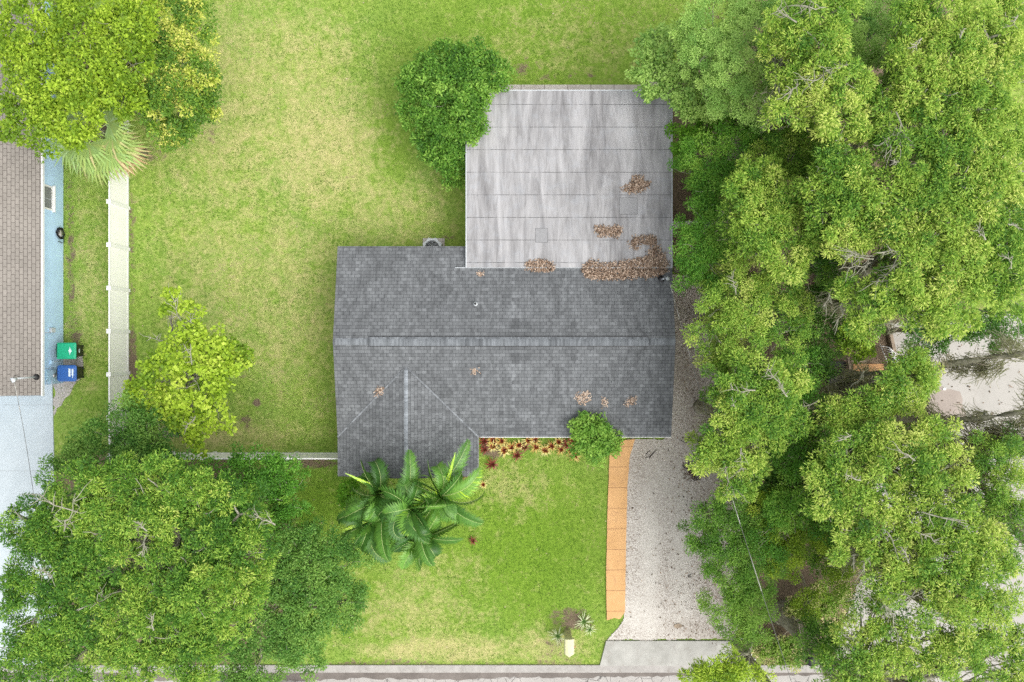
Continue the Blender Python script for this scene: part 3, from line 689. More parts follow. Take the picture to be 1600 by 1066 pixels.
fence('gate_fence', 'short white fence stub against the right side of the flat roofed wing', (6.15, ge.y), (8.4, ge.y), [0, 2.25], 1.6)

# ------------------------------------------------------------------ mailbox
mb_ = P(888, 984, 0); mx0, my0 = 2.44, mb_.y-.12
ml = thing('mailbox', (mx0, my0, 0), 'cream plastic mailbox with peaked front on a wide post by the street', 'mailbox')
m = MB(); m.prism(rrect(.30, .26, .04, cx=mx0, cy=my0), 0, 1.0, inset=.06); m.build('post', MAILM, ml)
m = MB(); w2, l0, l1 = .215, my0+.14, my0-.50; pr = [(-w2,1.0), (w2,1.0), (w2,1.17), (w2*.8,1.235), (w2*.35,1.265), (-w2*.35,1.265), (-w2*.8,1.235), (-w2,1.17)]
n = len(pr); vs = [(mx0+a, l0, b) for a, b in pr]+[(mx0+a, l1, b) for a, b in pr]+[(mx0+a*.12, l1-.16, 1.0+(b-1.0)*.4+.02) for a, b in pr]
m.raw(vs, [tuple(range(n)), tuple(range(3*n-1, 2*n-1, -1))]+[((i+1) % n+s, i+s, n+i+s, n+(i+1) % n+s) for i in range(n) for s in (0, n)]); m.build('box', MAILTOP, ml, bevel=.01)
m = MB(); m.box((mx0+.24, my0-.2, 1.14), (.02, .08, .16)); m.build('flag', plain('faded_red', (.45,.12,.08)), ml)

# ------------------------------------------------------------------ utility pole and cables
pb = P(1151, 1004); PX, PY = pb.x, pb.y
up_ = thing('utility_pole', (PX, PY, 0), 'weathered wooden utility pole rising from the verge beside the driveway apron', 'utility pole')
m = MB(); m.tube([(PX, PY, -.1), (PX, PY, 4), (PX, PY, 9.4)], [.19, .17, .14], 18); m.build('shaft', POLEW, up_)
m = MB(); m.tube([(PX-.19, PY+.06, 0), (PX-.18, PY+.06, 8.5)], .022, 6); m.build('ground_wire', CABLE, up_)
m = MB(); m.box((PX+.12, PY+.14, 2.2), (.10, .03, .22)); m.build('tag_plate', WHITE, up_); m = MB(); m.box((PX+.13, PY+.13, 1.7), (.07, .03, .12)); m.build('tag_plate', WHITE, up_)
m = MB(); m.tube([(PX-.15, PY+.1, .0), (PX+.06, PY+.15, .02), (PX+.25, PY+.22, .06)], .05, 8); m.build('conduit', METAL, up_)
def cable(name, a, b, sag, label, wraps, cat='cable'):
    a, b = Vector(a), Vector(b); pts = []
    for k in range(41):
        t = k/40; p = a.lerp(b, t); p.z -= sag*4*t*(1-t); pts.append(p)
    root = thing(name, a, label, cat)
    m = MB(); m.tube(pts, .010, 6); m.build('wire', CABLE, root)
    m = MB()
    for (t0, t1) in wraps:
        q = []
        for k in range(4):
            t = t0+(t1-t0)*k/3; p = a.lerp(b, t); p.z -= sag*4*t*(1-t); q.append(p+Vector((0, 0, .004)))
        m.tube(q, .014, 6)
    if wraps: m.build('pale_wrap', CABLEW, root)
    return root
cable('service_cable', (mp_.x+.12, mp_.y-.04, 3.84), (PX, PY, 9.1), .75, 'grey service cable dropping from the utility pole to the roof mast', [(.01,.035), (.05,.06), (.075,.10), (.12,.13), (.16,.2), (.5,.58), (.64,.72)])
e2 = P(78, 1130, 8)
cable('neighbour_cable', (mx_-.02, my_-.14, 4.0), e2, .5, 'dark service cable crossing the blue grey driveway from the neighbour roof', [(.0,.05), (.08,.10)])

# ------------------------------------------------------------------ trees
NB = {'n': 0}
def make_puffs(lobes, rp, dens, r, flat=.55, low=-.25):
    out = []; tn = []
    for (px, py, rpx, z) in lobes:
        c = np.array(P(px, py, z)); R = rpx*(HC-z)/FP; n = max(3, int(dens*(R/rp)**2*1.25)); lt = r.normal(0, .10)
        d = nrm(r.normal(0, 1, (n*3, 3))); d = d[d[:, 2] > low][:n]; n = len(d)
        rad = R*r.uniform(.62, 1.06, (n, 1))*(1+.13*np.sin(d[:, :1]*5+px)*np.cos(d[:, 1:2]*4+py))
        p = c + d*rad*np.array([1, 1, flat]) - np.array([0, 0, R*flat*.8]); p += r.normal(0, .05, (n, 3)); p[:, 2] -= r.exponential(.22, n)*(1 if flat < .5 else .2)
        out.append(p); tn.append(lt + r.normal(0, .16, n))
    return np.concatenate(out), np.concatenate(tn)

FLAT = {'oak': .34, 'fine': .42, 'dark': .42, 'ear': .42, 'yel': .5, 'brt': .45}
STY = {  # puff radius, density, leaves per puff, leaf length, width ratio, outward, flat, puff flatness
 'oak':  (.28, 2.15, 150, .125, .30, 1.15, .55, .8),
 'dark': (.30, 1.8, 120, .105, .45, .5, .55, .8),
 'fine': (.30, 1.9, 160, .105, .30, .4, .55, .8),
 'ear':  (.25, 1.5, 190, .062, .6, .3, .55, .24),
 'lime': (.27, 1.15, 46, .15, .75, .4, .60, .8),
 'yel':  (.26, 2.0, 80, .12, .50, .7, .60, .7),
 'bush': (.26, 2.1, 80, .13, .50, .5, .55, .9),
 'brt':  (.24, 1.8, 55, .15, .50, .5, .55, .9),
}
def crown(parent, puffs, tn, sty, mat, r, tbase=.5, tvar=.12, name='crown', scale=1.0):
    rp, dens, nl, L, wr, outw, fl, pf = STY[sty]; n = len(puffs)
    pr = rp*r.uniform(.7, 1.25, n)*scale; N = n*nl; NB['n'] += N
    pi = np.repeat(np.arange(n), nl)
    d = nrm(r.normal(0, 1, (N, 3))*np.array([1, 1, .8]) + np.array([0, 0, .35]))
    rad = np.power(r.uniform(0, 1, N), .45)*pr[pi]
    p = puffs[pi] + d*rad[:, None]*np.array([1, 1, pf])
    dd = d*outw + r.normal(0, .65, (N, 3)); dd[:, 2] = dd[:, 2]*.55 + .05
    upv = r.normal(0, .42, (N, 3)); upv[:, 2] += 1.0
    LL = L*r.uniform(.6, 1.25, N)
    V = leaf_quads(p, dd, upv, LL, LL*wr*r.uniform(.75, 1.2, N), .15)
    tt_ = tn
    if sty == 'yel': tt_ = np.where(r.uniform(0, 1, n) < .36, .24, -.30) + tn*.5
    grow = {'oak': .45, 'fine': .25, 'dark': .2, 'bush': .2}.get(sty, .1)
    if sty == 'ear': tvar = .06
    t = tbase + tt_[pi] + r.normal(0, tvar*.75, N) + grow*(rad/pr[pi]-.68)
    return quads_mesh(name, V, t, mat, parent)

def bend(a, b, r, k=6, amp=.12, up=0.0):
    a, b = Vector(a), Vector(b); L = (b-a).length; pts = [a]; off = Vector((0, 0, 0))
    for i in range(1, k):
        t = i/k; w_ = math.sin(math.pi*t); off += Vector(tuple(r.normal(0, amp*L/k, 3)))
        pts.append(a.lerp(b, t)+off*w_ + Vector((0, 0, up*L*w_)))
    pts.append(b); return pts

def moss(parent, pts, r, n=46, length=(.35, 1.0), spread=.22, name='hanging_moss'):
    P0 = []; D = []; L = []
    for q in pts:
        q = np.array(q); m_ = n; p = q + r.normal(0, spread, (m_, 3))*np.array([1, 1, .4]); P0.append(p)
        dr = r.normal(0, .30, (1, 3)); d = np.tile(np.array([[0, 0, -1.0]]) + dr*np.array([1, 1, 0]), (m_, 1)) + r.normal(0, .20, (m_, 3)); D.append(d); L.append(r.uniform(*length, m_))
    P0 = np.concatenate(P0); D = nrm(np.concatenate(D)); L = np.concatenate(L); Vs = []; T = []
    p = P0; base_t = r.uniform(.1, .9, len(P0))
    for k in range(3):
        s = nrm(np.cross(D, r.normal(0, 1, D.shape))); w_ = (.015-.003*k)
        q = p + D*(L/3)[:, None]
        Vs.append(np.stack([p+s*w_, q+s*w_*.75, q-s*w_*.75, p-s*w_], 1)); T.append(base_t)
        p = q; D = nrm(D + r.normal(0, .35, D.shape))
    V = np.concatenate(Vs); NB['n'] += len(V)
    return quads_mesh(name, V, np.concatenate(T), MOSS, parent)

def tree(name, label, cat, lobes, sty, mat, seed, tbase=.5, tvar=.12, group=None, base=None, trunk_r=.16, twigs=7, mossn=0, dead=(), bare=0, dens=1.0, second=None, scale=1.0, low=-.25, tpath=None):
    r = np.random.default_rng(seed)
    cs = [np.array(P(a, b, z)) for a, b, c, z in lobes]; wts = np.array([c for *_, c, z in [(l[0], l[1], l[2], l[3]) for l in lobes]], float)
    ctr = np.average(np.array(cs), axis=0, weights=wts)
    bx = P(*base, 0) if base else Vector((ctr[0], ctr[1], 0))
    root = thing(name, (bx.x, bx.y, 0), label, cat, group)
    rp = STY[sty][0]*scale
    pf, tn = make_puffs(lobes, rp, STY[sty][1]*dens, r, FLAT.get(sty, .55), low)
    if second:
        crown(root, pf, tn, sty, mat, r, tbase, tvar, scale=scale)
    else: crown(root, pf, tn, sty, mat, r, tbase, tvar, scale=scale)
    zt = max(l[3] for l in lobes); zf = max(.25, zt*.38)
    fork = Vector((bx.x+(ctr[0]-bx.x)*.3, bx.y+(ctr[1]-bx.y)*.3, zf))
    if tpath: fork = P(*tpath[-1])
    m = MB(); tp = bend((bx.x, bx.y, -.1), fork, r, 5, .06) if not tpath else [Vector((bx.x, bx.y, -.1))]+[P(*q) for q in tpath]+[P(*tpath[-1])+Vector((.3,-.3,.6))]; m.tube(tp, [trunk_r*(1.35-.09*i) for i in range(len(tp))], 12); m.tube([(bx.x, bx.y, -.1), (bx.x, bx.y, .35)], [trunk_r*1.9, trunk_r*1.25], 12)
    m.build('trunk', BARK, root)
    m = MB(); mp = []
    for (px, py, rpx, z), c in zip(lobes, cs):
        Rl = rpx*(HC-z)/FP; tip = Vector(c)-Vector((0, 0, Rl*.55)); pts = bend(fork, tip, r, 7, .14, .06); r0 = trunk_r*.55
        m.tube(pts, [r0*(1-.11*i) for i in range(len(pts))], 7)
        for k in range(twigs):
            dv = nrm(r.normal(0, 1, 3)); dv[2] = abs(dv[2])*.5; q = Vector(c) - Vector((0, 0, Rl*.42)) + Vector(dv*Rl*.95); a = pts[4+int(r.integers(0, 4)) if len(pts) > 7 else -1]
            tw = bend(a, q, r, 5, .22); m.tube(tw, [r0*.26, r0*.22, r0*.17, r0*.12, r0*.08, r0*.05], 5, mi=1)
        if mossn:
            for k in range(mossn):
                q = pts[2+int(r.integers(0, 5))]; mp.append(tuple(q + Vector((*[float(v) for v in r.normal(0, .4*Rl, 2)], .1))))
    for (a, b, za, zb_) in dead:      # bare pale branches that show on top of the crown
        p, q = P(*a, za), P(*b, zb_); mn = bend(p, q, r, 6, .3); rr0 = .027
        m.tube(mn, [rr0*(1-.12*i) for i in range(7)], 6, mi=1)
        L = (q-p).length
        for k in range(11):
            s = mn[1+int(r.integers(0, 5))]; dv = Vector(tuple(nrm(r.normal(0, 1, 3)*np.array([1, 1, .4])))); e = s+((q-p).normalized()*.6+dv)*L*float(r.uniform(.22, .45))
            m.tube(bend(s, e, r, 4, .2), [.015, .013, .011, .008, .005], 5, mi=1)
    m.build('branches', [BARK, TWIG], root)
    if mp: moss(root, mp, r)
    return root

EDGE = 'trees along the right side of the driveway'; OAKS = 'tall mossy oaks at the right'
T = tree
# upper left
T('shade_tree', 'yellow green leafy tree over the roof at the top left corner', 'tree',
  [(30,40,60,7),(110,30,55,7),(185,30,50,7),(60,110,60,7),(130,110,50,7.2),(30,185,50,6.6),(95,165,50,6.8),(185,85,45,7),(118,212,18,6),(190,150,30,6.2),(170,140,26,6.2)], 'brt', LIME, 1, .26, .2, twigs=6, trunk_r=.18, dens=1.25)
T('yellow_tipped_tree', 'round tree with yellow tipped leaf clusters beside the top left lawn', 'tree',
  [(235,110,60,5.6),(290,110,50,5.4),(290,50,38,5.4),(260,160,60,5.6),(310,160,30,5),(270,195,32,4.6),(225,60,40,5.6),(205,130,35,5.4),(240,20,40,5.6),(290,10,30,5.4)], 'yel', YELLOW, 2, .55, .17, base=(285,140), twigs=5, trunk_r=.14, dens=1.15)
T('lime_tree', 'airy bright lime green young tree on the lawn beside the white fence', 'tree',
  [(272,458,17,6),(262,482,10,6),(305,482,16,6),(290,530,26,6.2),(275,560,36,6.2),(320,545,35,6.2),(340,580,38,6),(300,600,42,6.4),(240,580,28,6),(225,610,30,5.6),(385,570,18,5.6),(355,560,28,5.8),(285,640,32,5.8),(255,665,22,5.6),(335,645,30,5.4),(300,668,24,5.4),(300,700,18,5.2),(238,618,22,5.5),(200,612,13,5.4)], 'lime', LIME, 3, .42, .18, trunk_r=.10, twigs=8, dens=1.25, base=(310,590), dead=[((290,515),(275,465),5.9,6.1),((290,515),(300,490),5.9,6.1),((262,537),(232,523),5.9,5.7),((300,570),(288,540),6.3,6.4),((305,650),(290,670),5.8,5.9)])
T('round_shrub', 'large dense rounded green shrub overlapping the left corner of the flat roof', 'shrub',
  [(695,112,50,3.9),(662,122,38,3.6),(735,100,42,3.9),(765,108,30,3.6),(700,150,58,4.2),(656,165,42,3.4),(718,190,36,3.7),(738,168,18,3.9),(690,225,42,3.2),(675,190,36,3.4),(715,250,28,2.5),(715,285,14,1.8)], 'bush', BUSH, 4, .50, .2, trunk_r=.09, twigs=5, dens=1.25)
T('ball_shrub', 'small round green shrub against the south eave at the top of the walkway', 'shrub',
  [(930,678,33,3.4),(915,668,18,3.3),(950,690,20,3.0),(930,700,22,2.8),(912,700,16,2.4)], 'bush', BUSH, 5, .68, .16, trunk_r=.06, twigs=4, dens=1.2, base=(925,705))
# lower left
LL = 'dark leafy trees at the lower left'
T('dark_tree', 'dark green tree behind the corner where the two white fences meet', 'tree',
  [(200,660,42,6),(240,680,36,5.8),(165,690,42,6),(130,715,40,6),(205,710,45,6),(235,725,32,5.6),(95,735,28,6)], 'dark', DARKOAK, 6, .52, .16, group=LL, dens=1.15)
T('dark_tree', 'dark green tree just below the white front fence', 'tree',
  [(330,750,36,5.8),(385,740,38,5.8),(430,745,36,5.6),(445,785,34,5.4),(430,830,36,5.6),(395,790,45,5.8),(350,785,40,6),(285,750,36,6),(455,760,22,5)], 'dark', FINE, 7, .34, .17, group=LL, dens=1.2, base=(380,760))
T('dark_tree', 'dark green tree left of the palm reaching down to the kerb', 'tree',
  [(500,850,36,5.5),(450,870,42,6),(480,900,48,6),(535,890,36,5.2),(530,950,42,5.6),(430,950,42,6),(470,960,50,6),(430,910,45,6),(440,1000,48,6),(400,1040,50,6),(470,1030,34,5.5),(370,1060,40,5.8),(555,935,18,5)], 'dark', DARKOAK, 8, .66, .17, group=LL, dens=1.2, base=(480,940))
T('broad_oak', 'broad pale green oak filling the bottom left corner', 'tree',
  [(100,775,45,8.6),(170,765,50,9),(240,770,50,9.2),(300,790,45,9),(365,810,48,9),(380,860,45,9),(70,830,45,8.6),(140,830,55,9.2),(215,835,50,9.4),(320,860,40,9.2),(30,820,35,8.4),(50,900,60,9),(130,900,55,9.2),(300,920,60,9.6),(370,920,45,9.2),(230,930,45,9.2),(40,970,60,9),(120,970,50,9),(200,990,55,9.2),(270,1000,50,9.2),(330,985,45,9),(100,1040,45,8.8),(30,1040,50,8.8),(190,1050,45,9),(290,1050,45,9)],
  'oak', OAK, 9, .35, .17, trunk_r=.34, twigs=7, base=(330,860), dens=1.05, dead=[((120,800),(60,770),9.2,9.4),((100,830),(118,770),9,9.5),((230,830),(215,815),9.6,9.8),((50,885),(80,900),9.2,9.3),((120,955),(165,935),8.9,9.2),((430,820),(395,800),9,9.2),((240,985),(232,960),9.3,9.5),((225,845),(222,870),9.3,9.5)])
# right: along the driveway from north to south
T('ear_tree', 'pale bluish green tree with small round leaf tufts at the top', 'tree',
  [(1120,25,50,8),(1180,40,55,8.2),(1230,20,40,8),(1110,75,42,7.8),(1165,95,55,8.2),(1215,110,45,8),(1140,130,38,7.6),(1185,150,42,7.8),(1085,45,28,7.4),(1240,90,36,7.8),(1195,5,40,8)], 'ear', EAR, 20, .78, .12, group=EDGE, trunk_r=.16, twigs=3, dens=1.35)
T('ear_tree', 'pale green tree with round leaf tufts showing between the mossy oak crowns', 'tree',
  [(1375,60,42,8.4),(1380,110,45,8.6),(1400,150,36,8.2),(1345,90,36,8.2),(1390,20,40,8.4)], 'ear', EAR, 21, .8, .12, group=OAKS, trunk_r=.16, twigs=3, dens=1.25)
T('mixed_tree', 'light green tree with loose leaves leaning over the top right corner of the flat roof', 'tree',
  [(1018,70,24,5.2),(1040,60,26,5.4),(1065,85,34,5.6),(1005,105,18,4.9),(1030,115,32,5.2),(1065,125,30,5.5),(1100,115,30,5.6),(1035,135,20,4.8),(1075,155,28,5.2),(1110,160,30,5.2)], 'brt', EAR, 22, .85, .17, group=EDGE, trunk_r=.10, dens=1.2, dead=[((1010,125),(1022,132),5.2,5.3)])
T('bright_shrub', 'bright yellow green shrub touching the right edge of the flat roof', 'shrub',
  [(1092,200,24,3.6),(1064,210,14,3.4),(1063,240,16,3.3),(1110,190,20,3.6),(1130,140,16,4.5),(1048,196,7,3.2),(1140,190,20,4)], 'brt', BRIGHT, 23, .62, .15, group=EDGE, trunk_r=.06, dens=1.1)
T('fine_leaf_tree', 'dark fine leaved tree beside the flat roof above the white fence stub', 'tree',
  [(1105,245,42,6),(1150,230,40,6.2),(1080,265,26,5.4),(1120,295,40,6),(1160,280,36,6.4),(1200,215,36,6.4),(1240,200,34,6.4)], 'fine', FINE, 24, .45, .15, group=EDGE, dens=1.1)
T('fine_leaf_tree', 'dark fine leaved tree beside the shingle roof corner and service mast', 'tree',
  [(1105,340,36,6),(1090,385,38,6),(1120,410,42,6.2),(1085,430,26,5.6),(1130,370,36,6.2),(1135,450,26,6)], 'fine', FINE, 25, .40, .15, group=EDGE, dens=1.15)
T('pale_oak', 'pale yellow green oak in front of the dark fine leaved trees, starry leaf tips', 'tree',
  [(1180,300,40,8.2),(1215,310,42,8.5),(1200,350,42,8.6),(1250,350,34,8.2),(1235,395,42,8.7),(1180,370,36,8),(1160,330,30,7.6),(1190,270,34,8)], 'oak', OAK, 26, .58, .15, group=EDGE, dens=1.0, trunk_r=.16, mossn=1)
T('green_oak', 'mid green oak opposite the ridge of the shingle roof', 'tree',
  [(1180,430,44,7),(1140,480,40,7),(1195,480,45,7.3),(1120,520,36,6.6),(1165,530,45,7.2),(1215,450,36,7),(1230,520,40,7),(1130,555,28,6.4),(1255,480,25,6.6)], 'fine', OAK, 27, .48, .16, group=EDGE, dens=1.15, trunk_r=.17, dead=[((1150,460),(1138,430),7,7.2),((1180,400),(1195,385),7.4,7.6)])
T('green_oak', 'mossy branched oak opposite the south slope of the shingle roof', 'tree',
  [(1150,600,45,7.4),(1190,590,42,7.6),(1145,650,40,7.4),(1200,640,48,7.8),(1235,590,36,7.4),(1125,690,32,7),(1175,690,45,7.4),(1110,720,26,6.6),(1160,740,36,7),(1235,660,30,7.6),(1150,770,25,6.6),(1095,690,12,6)], 'oak', OAK, 28, .52, .15, group=EDGE, dens=1.0, trunk_r=.2, mossn=2, dead=[((1222,605),(1195,578),7.9,8.1),((1150,640),(1145,625),7.7,7.8),((1180,610),(1140,605),7.7,7.8),((1130,720),(1150,780),7,7),((1158,700),(1162,735),7.5,7.5),((1230,620),(1215,600),8,8)])
T('low_tree', 'low leafy green tree overhanging the middle of the gravel driveway', 'tree',
  [(1110,810,32,4.6),(1150,800,34,4.8),(1100,840,26,4.2),(1145,850,40,4.8),(1190,830,36,5),(1185,870,40,5),(1130,890,24,4.4)], 'fine', BUSH, 29, .52, .16, group=EDGE, dens=1.25, trunk_r=.09)
T('low_tree', 'low leafy green tree overhanging the driveway near its concrete apron', 'tree',
  [(1160,925,36,4.6),(1135,950,28,4.2),(1195,905,36,4.8),(1180,960,34,4.6),(1150,985,24,4),(1185,990,20,4.2)], 'fine', BUSH, 30, .60, .18, group=EDGE, dens=1.2, trunk_r=.08)
T('low_tree', 'yellowish green low tree right behind the driveway trees', 'tree',
  [(1230,840,36,5.2),(1232,880,30,5),(1265,850,30,5),(1215,800,34,5.2),(1310,880,30,4),(1325,915,26,4),(1300,840,28,4.5),(1268,945,22,3.5),(1243,895,16,4.5)], 'fine', LIME, 31, .22, .15, group=EDGE, dens=1.1, trunk_r=.08)
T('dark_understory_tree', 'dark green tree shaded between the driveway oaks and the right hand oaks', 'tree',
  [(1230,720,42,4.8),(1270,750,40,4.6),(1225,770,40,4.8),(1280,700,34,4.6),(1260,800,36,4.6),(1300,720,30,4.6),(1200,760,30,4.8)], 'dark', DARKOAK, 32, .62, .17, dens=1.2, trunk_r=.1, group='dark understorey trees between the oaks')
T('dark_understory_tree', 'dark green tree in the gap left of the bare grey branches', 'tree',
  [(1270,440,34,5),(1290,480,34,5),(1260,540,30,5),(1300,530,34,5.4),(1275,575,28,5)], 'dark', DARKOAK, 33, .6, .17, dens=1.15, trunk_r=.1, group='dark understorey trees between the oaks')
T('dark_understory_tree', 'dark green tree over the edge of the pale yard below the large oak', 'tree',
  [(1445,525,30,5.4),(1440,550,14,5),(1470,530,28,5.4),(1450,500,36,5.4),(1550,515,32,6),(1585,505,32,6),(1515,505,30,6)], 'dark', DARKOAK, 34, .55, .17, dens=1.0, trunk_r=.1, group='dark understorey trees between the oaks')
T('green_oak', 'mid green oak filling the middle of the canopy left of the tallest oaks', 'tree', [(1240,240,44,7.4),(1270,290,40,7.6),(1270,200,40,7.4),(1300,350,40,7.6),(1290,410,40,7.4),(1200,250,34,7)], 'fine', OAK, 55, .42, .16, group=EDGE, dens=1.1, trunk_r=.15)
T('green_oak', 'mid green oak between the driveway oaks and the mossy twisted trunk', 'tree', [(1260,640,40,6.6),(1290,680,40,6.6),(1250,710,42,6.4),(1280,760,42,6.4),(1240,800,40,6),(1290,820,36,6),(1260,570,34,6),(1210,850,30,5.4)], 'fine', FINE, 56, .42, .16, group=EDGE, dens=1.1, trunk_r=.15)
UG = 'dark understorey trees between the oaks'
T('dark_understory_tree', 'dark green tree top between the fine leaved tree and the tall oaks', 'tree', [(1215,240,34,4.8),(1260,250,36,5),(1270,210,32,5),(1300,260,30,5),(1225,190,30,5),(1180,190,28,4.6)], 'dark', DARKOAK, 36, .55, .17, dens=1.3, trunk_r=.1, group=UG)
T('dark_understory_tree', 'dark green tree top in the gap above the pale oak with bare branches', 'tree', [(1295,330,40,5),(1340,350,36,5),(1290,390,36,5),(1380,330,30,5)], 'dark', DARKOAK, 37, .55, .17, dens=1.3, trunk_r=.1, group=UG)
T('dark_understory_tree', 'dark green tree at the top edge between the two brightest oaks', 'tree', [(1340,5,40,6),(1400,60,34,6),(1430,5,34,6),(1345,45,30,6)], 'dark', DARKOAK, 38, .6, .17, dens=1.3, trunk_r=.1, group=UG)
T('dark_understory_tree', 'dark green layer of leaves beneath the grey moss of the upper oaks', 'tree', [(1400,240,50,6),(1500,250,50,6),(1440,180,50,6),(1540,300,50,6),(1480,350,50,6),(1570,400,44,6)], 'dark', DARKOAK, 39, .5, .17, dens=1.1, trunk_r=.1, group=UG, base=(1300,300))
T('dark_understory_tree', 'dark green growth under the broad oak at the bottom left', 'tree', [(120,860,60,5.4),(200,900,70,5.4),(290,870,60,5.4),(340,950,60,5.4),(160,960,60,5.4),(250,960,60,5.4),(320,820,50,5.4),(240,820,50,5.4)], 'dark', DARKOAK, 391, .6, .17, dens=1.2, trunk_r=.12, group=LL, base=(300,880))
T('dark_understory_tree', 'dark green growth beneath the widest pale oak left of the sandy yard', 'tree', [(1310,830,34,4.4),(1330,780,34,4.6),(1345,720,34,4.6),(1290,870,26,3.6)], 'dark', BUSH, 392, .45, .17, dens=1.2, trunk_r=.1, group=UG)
T('olive_shrub', 'olive yellow tree top under the bare grey branches', 'shrub',
  [(1340,520,24,6.2),(1345,545,22,6.2),(1355,505,16,6.2)], 'yel', LIME, 35, .12, .10, dens=1.3, trunk_r=.06)
# tall oaks
D1 = [((1245,35),(1215,12),10.6,10.9),((1290,12),(1240,8),10.6,10.9),((1250,130),(1225,150),10.1,10.3),((1300,110),(1240,125),10.3,10.6),((1330,100),(1290,112),10.3,10.6)]
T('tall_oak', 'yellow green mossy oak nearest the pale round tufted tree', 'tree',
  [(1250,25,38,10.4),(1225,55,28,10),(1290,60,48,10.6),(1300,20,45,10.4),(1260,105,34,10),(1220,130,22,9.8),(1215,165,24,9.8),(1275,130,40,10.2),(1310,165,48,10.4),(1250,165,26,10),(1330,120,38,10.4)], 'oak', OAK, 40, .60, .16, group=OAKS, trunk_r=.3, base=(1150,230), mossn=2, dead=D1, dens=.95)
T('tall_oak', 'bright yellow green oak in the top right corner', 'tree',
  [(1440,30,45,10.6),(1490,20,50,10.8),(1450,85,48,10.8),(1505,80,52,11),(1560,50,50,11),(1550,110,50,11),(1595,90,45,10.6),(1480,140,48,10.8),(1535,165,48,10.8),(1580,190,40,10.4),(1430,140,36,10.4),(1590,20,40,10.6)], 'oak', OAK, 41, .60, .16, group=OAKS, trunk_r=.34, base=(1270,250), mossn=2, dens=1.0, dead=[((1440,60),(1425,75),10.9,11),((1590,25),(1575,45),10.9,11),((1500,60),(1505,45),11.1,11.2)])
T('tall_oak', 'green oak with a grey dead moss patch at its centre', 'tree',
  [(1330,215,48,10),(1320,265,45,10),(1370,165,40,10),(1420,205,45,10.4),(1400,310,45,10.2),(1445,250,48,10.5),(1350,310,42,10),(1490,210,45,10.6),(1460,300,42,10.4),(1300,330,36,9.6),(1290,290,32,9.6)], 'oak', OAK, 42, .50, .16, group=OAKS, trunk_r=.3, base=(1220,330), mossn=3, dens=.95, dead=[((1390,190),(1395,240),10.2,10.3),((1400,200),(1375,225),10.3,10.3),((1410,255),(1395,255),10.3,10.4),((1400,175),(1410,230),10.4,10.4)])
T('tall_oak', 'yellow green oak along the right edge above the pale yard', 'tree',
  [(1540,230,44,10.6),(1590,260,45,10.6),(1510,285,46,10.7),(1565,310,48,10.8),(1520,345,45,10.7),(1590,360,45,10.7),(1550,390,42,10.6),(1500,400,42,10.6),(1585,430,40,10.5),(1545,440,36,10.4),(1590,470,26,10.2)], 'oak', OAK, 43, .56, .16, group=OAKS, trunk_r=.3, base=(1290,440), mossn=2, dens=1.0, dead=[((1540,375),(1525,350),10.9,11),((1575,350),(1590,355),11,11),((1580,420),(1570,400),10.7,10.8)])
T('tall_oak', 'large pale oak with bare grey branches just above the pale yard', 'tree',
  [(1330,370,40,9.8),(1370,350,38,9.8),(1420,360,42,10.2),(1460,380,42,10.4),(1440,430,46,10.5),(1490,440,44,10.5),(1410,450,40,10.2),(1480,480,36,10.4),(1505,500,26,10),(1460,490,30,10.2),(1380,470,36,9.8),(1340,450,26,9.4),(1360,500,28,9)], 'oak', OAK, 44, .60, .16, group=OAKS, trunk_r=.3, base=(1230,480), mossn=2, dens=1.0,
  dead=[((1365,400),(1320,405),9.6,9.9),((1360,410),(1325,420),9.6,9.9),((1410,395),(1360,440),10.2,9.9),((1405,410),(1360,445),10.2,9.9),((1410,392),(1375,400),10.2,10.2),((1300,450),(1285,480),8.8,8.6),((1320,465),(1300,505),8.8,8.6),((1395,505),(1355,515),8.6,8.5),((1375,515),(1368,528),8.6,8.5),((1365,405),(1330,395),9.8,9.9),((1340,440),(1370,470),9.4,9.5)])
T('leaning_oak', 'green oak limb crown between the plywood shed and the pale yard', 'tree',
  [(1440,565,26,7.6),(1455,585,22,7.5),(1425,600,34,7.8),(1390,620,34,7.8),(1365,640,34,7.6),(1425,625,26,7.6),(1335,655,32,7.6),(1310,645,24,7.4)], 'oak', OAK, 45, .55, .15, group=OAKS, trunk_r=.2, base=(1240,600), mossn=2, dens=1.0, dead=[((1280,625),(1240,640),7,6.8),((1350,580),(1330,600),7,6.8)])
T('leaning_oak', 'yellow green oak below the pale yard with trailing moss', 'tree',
  [(1330,700,36,8.4),(1380,690,36,8.4),(1425,690,40,8.6),(1470,690,36,8.6),(1400,735,36,8.8),(1450,740,42,9),(1490,770,42,9.2),(1310,755,40,8.8),(1350,770,42,9),(1300,790,36,8.8),(1400,790,42,9.2),(1490,730,28,8.8)], 'oak', OAK, 46, .54, .16, group=OAKS, trunk_r=.3, base=(1240,700), mossn=3, dens=.92, dead=[((1345,750),(1320,740),9,9.1),((1330,680),(1310,690),8.6,8.6),((1430,720),(1400,700),9,9.1)])
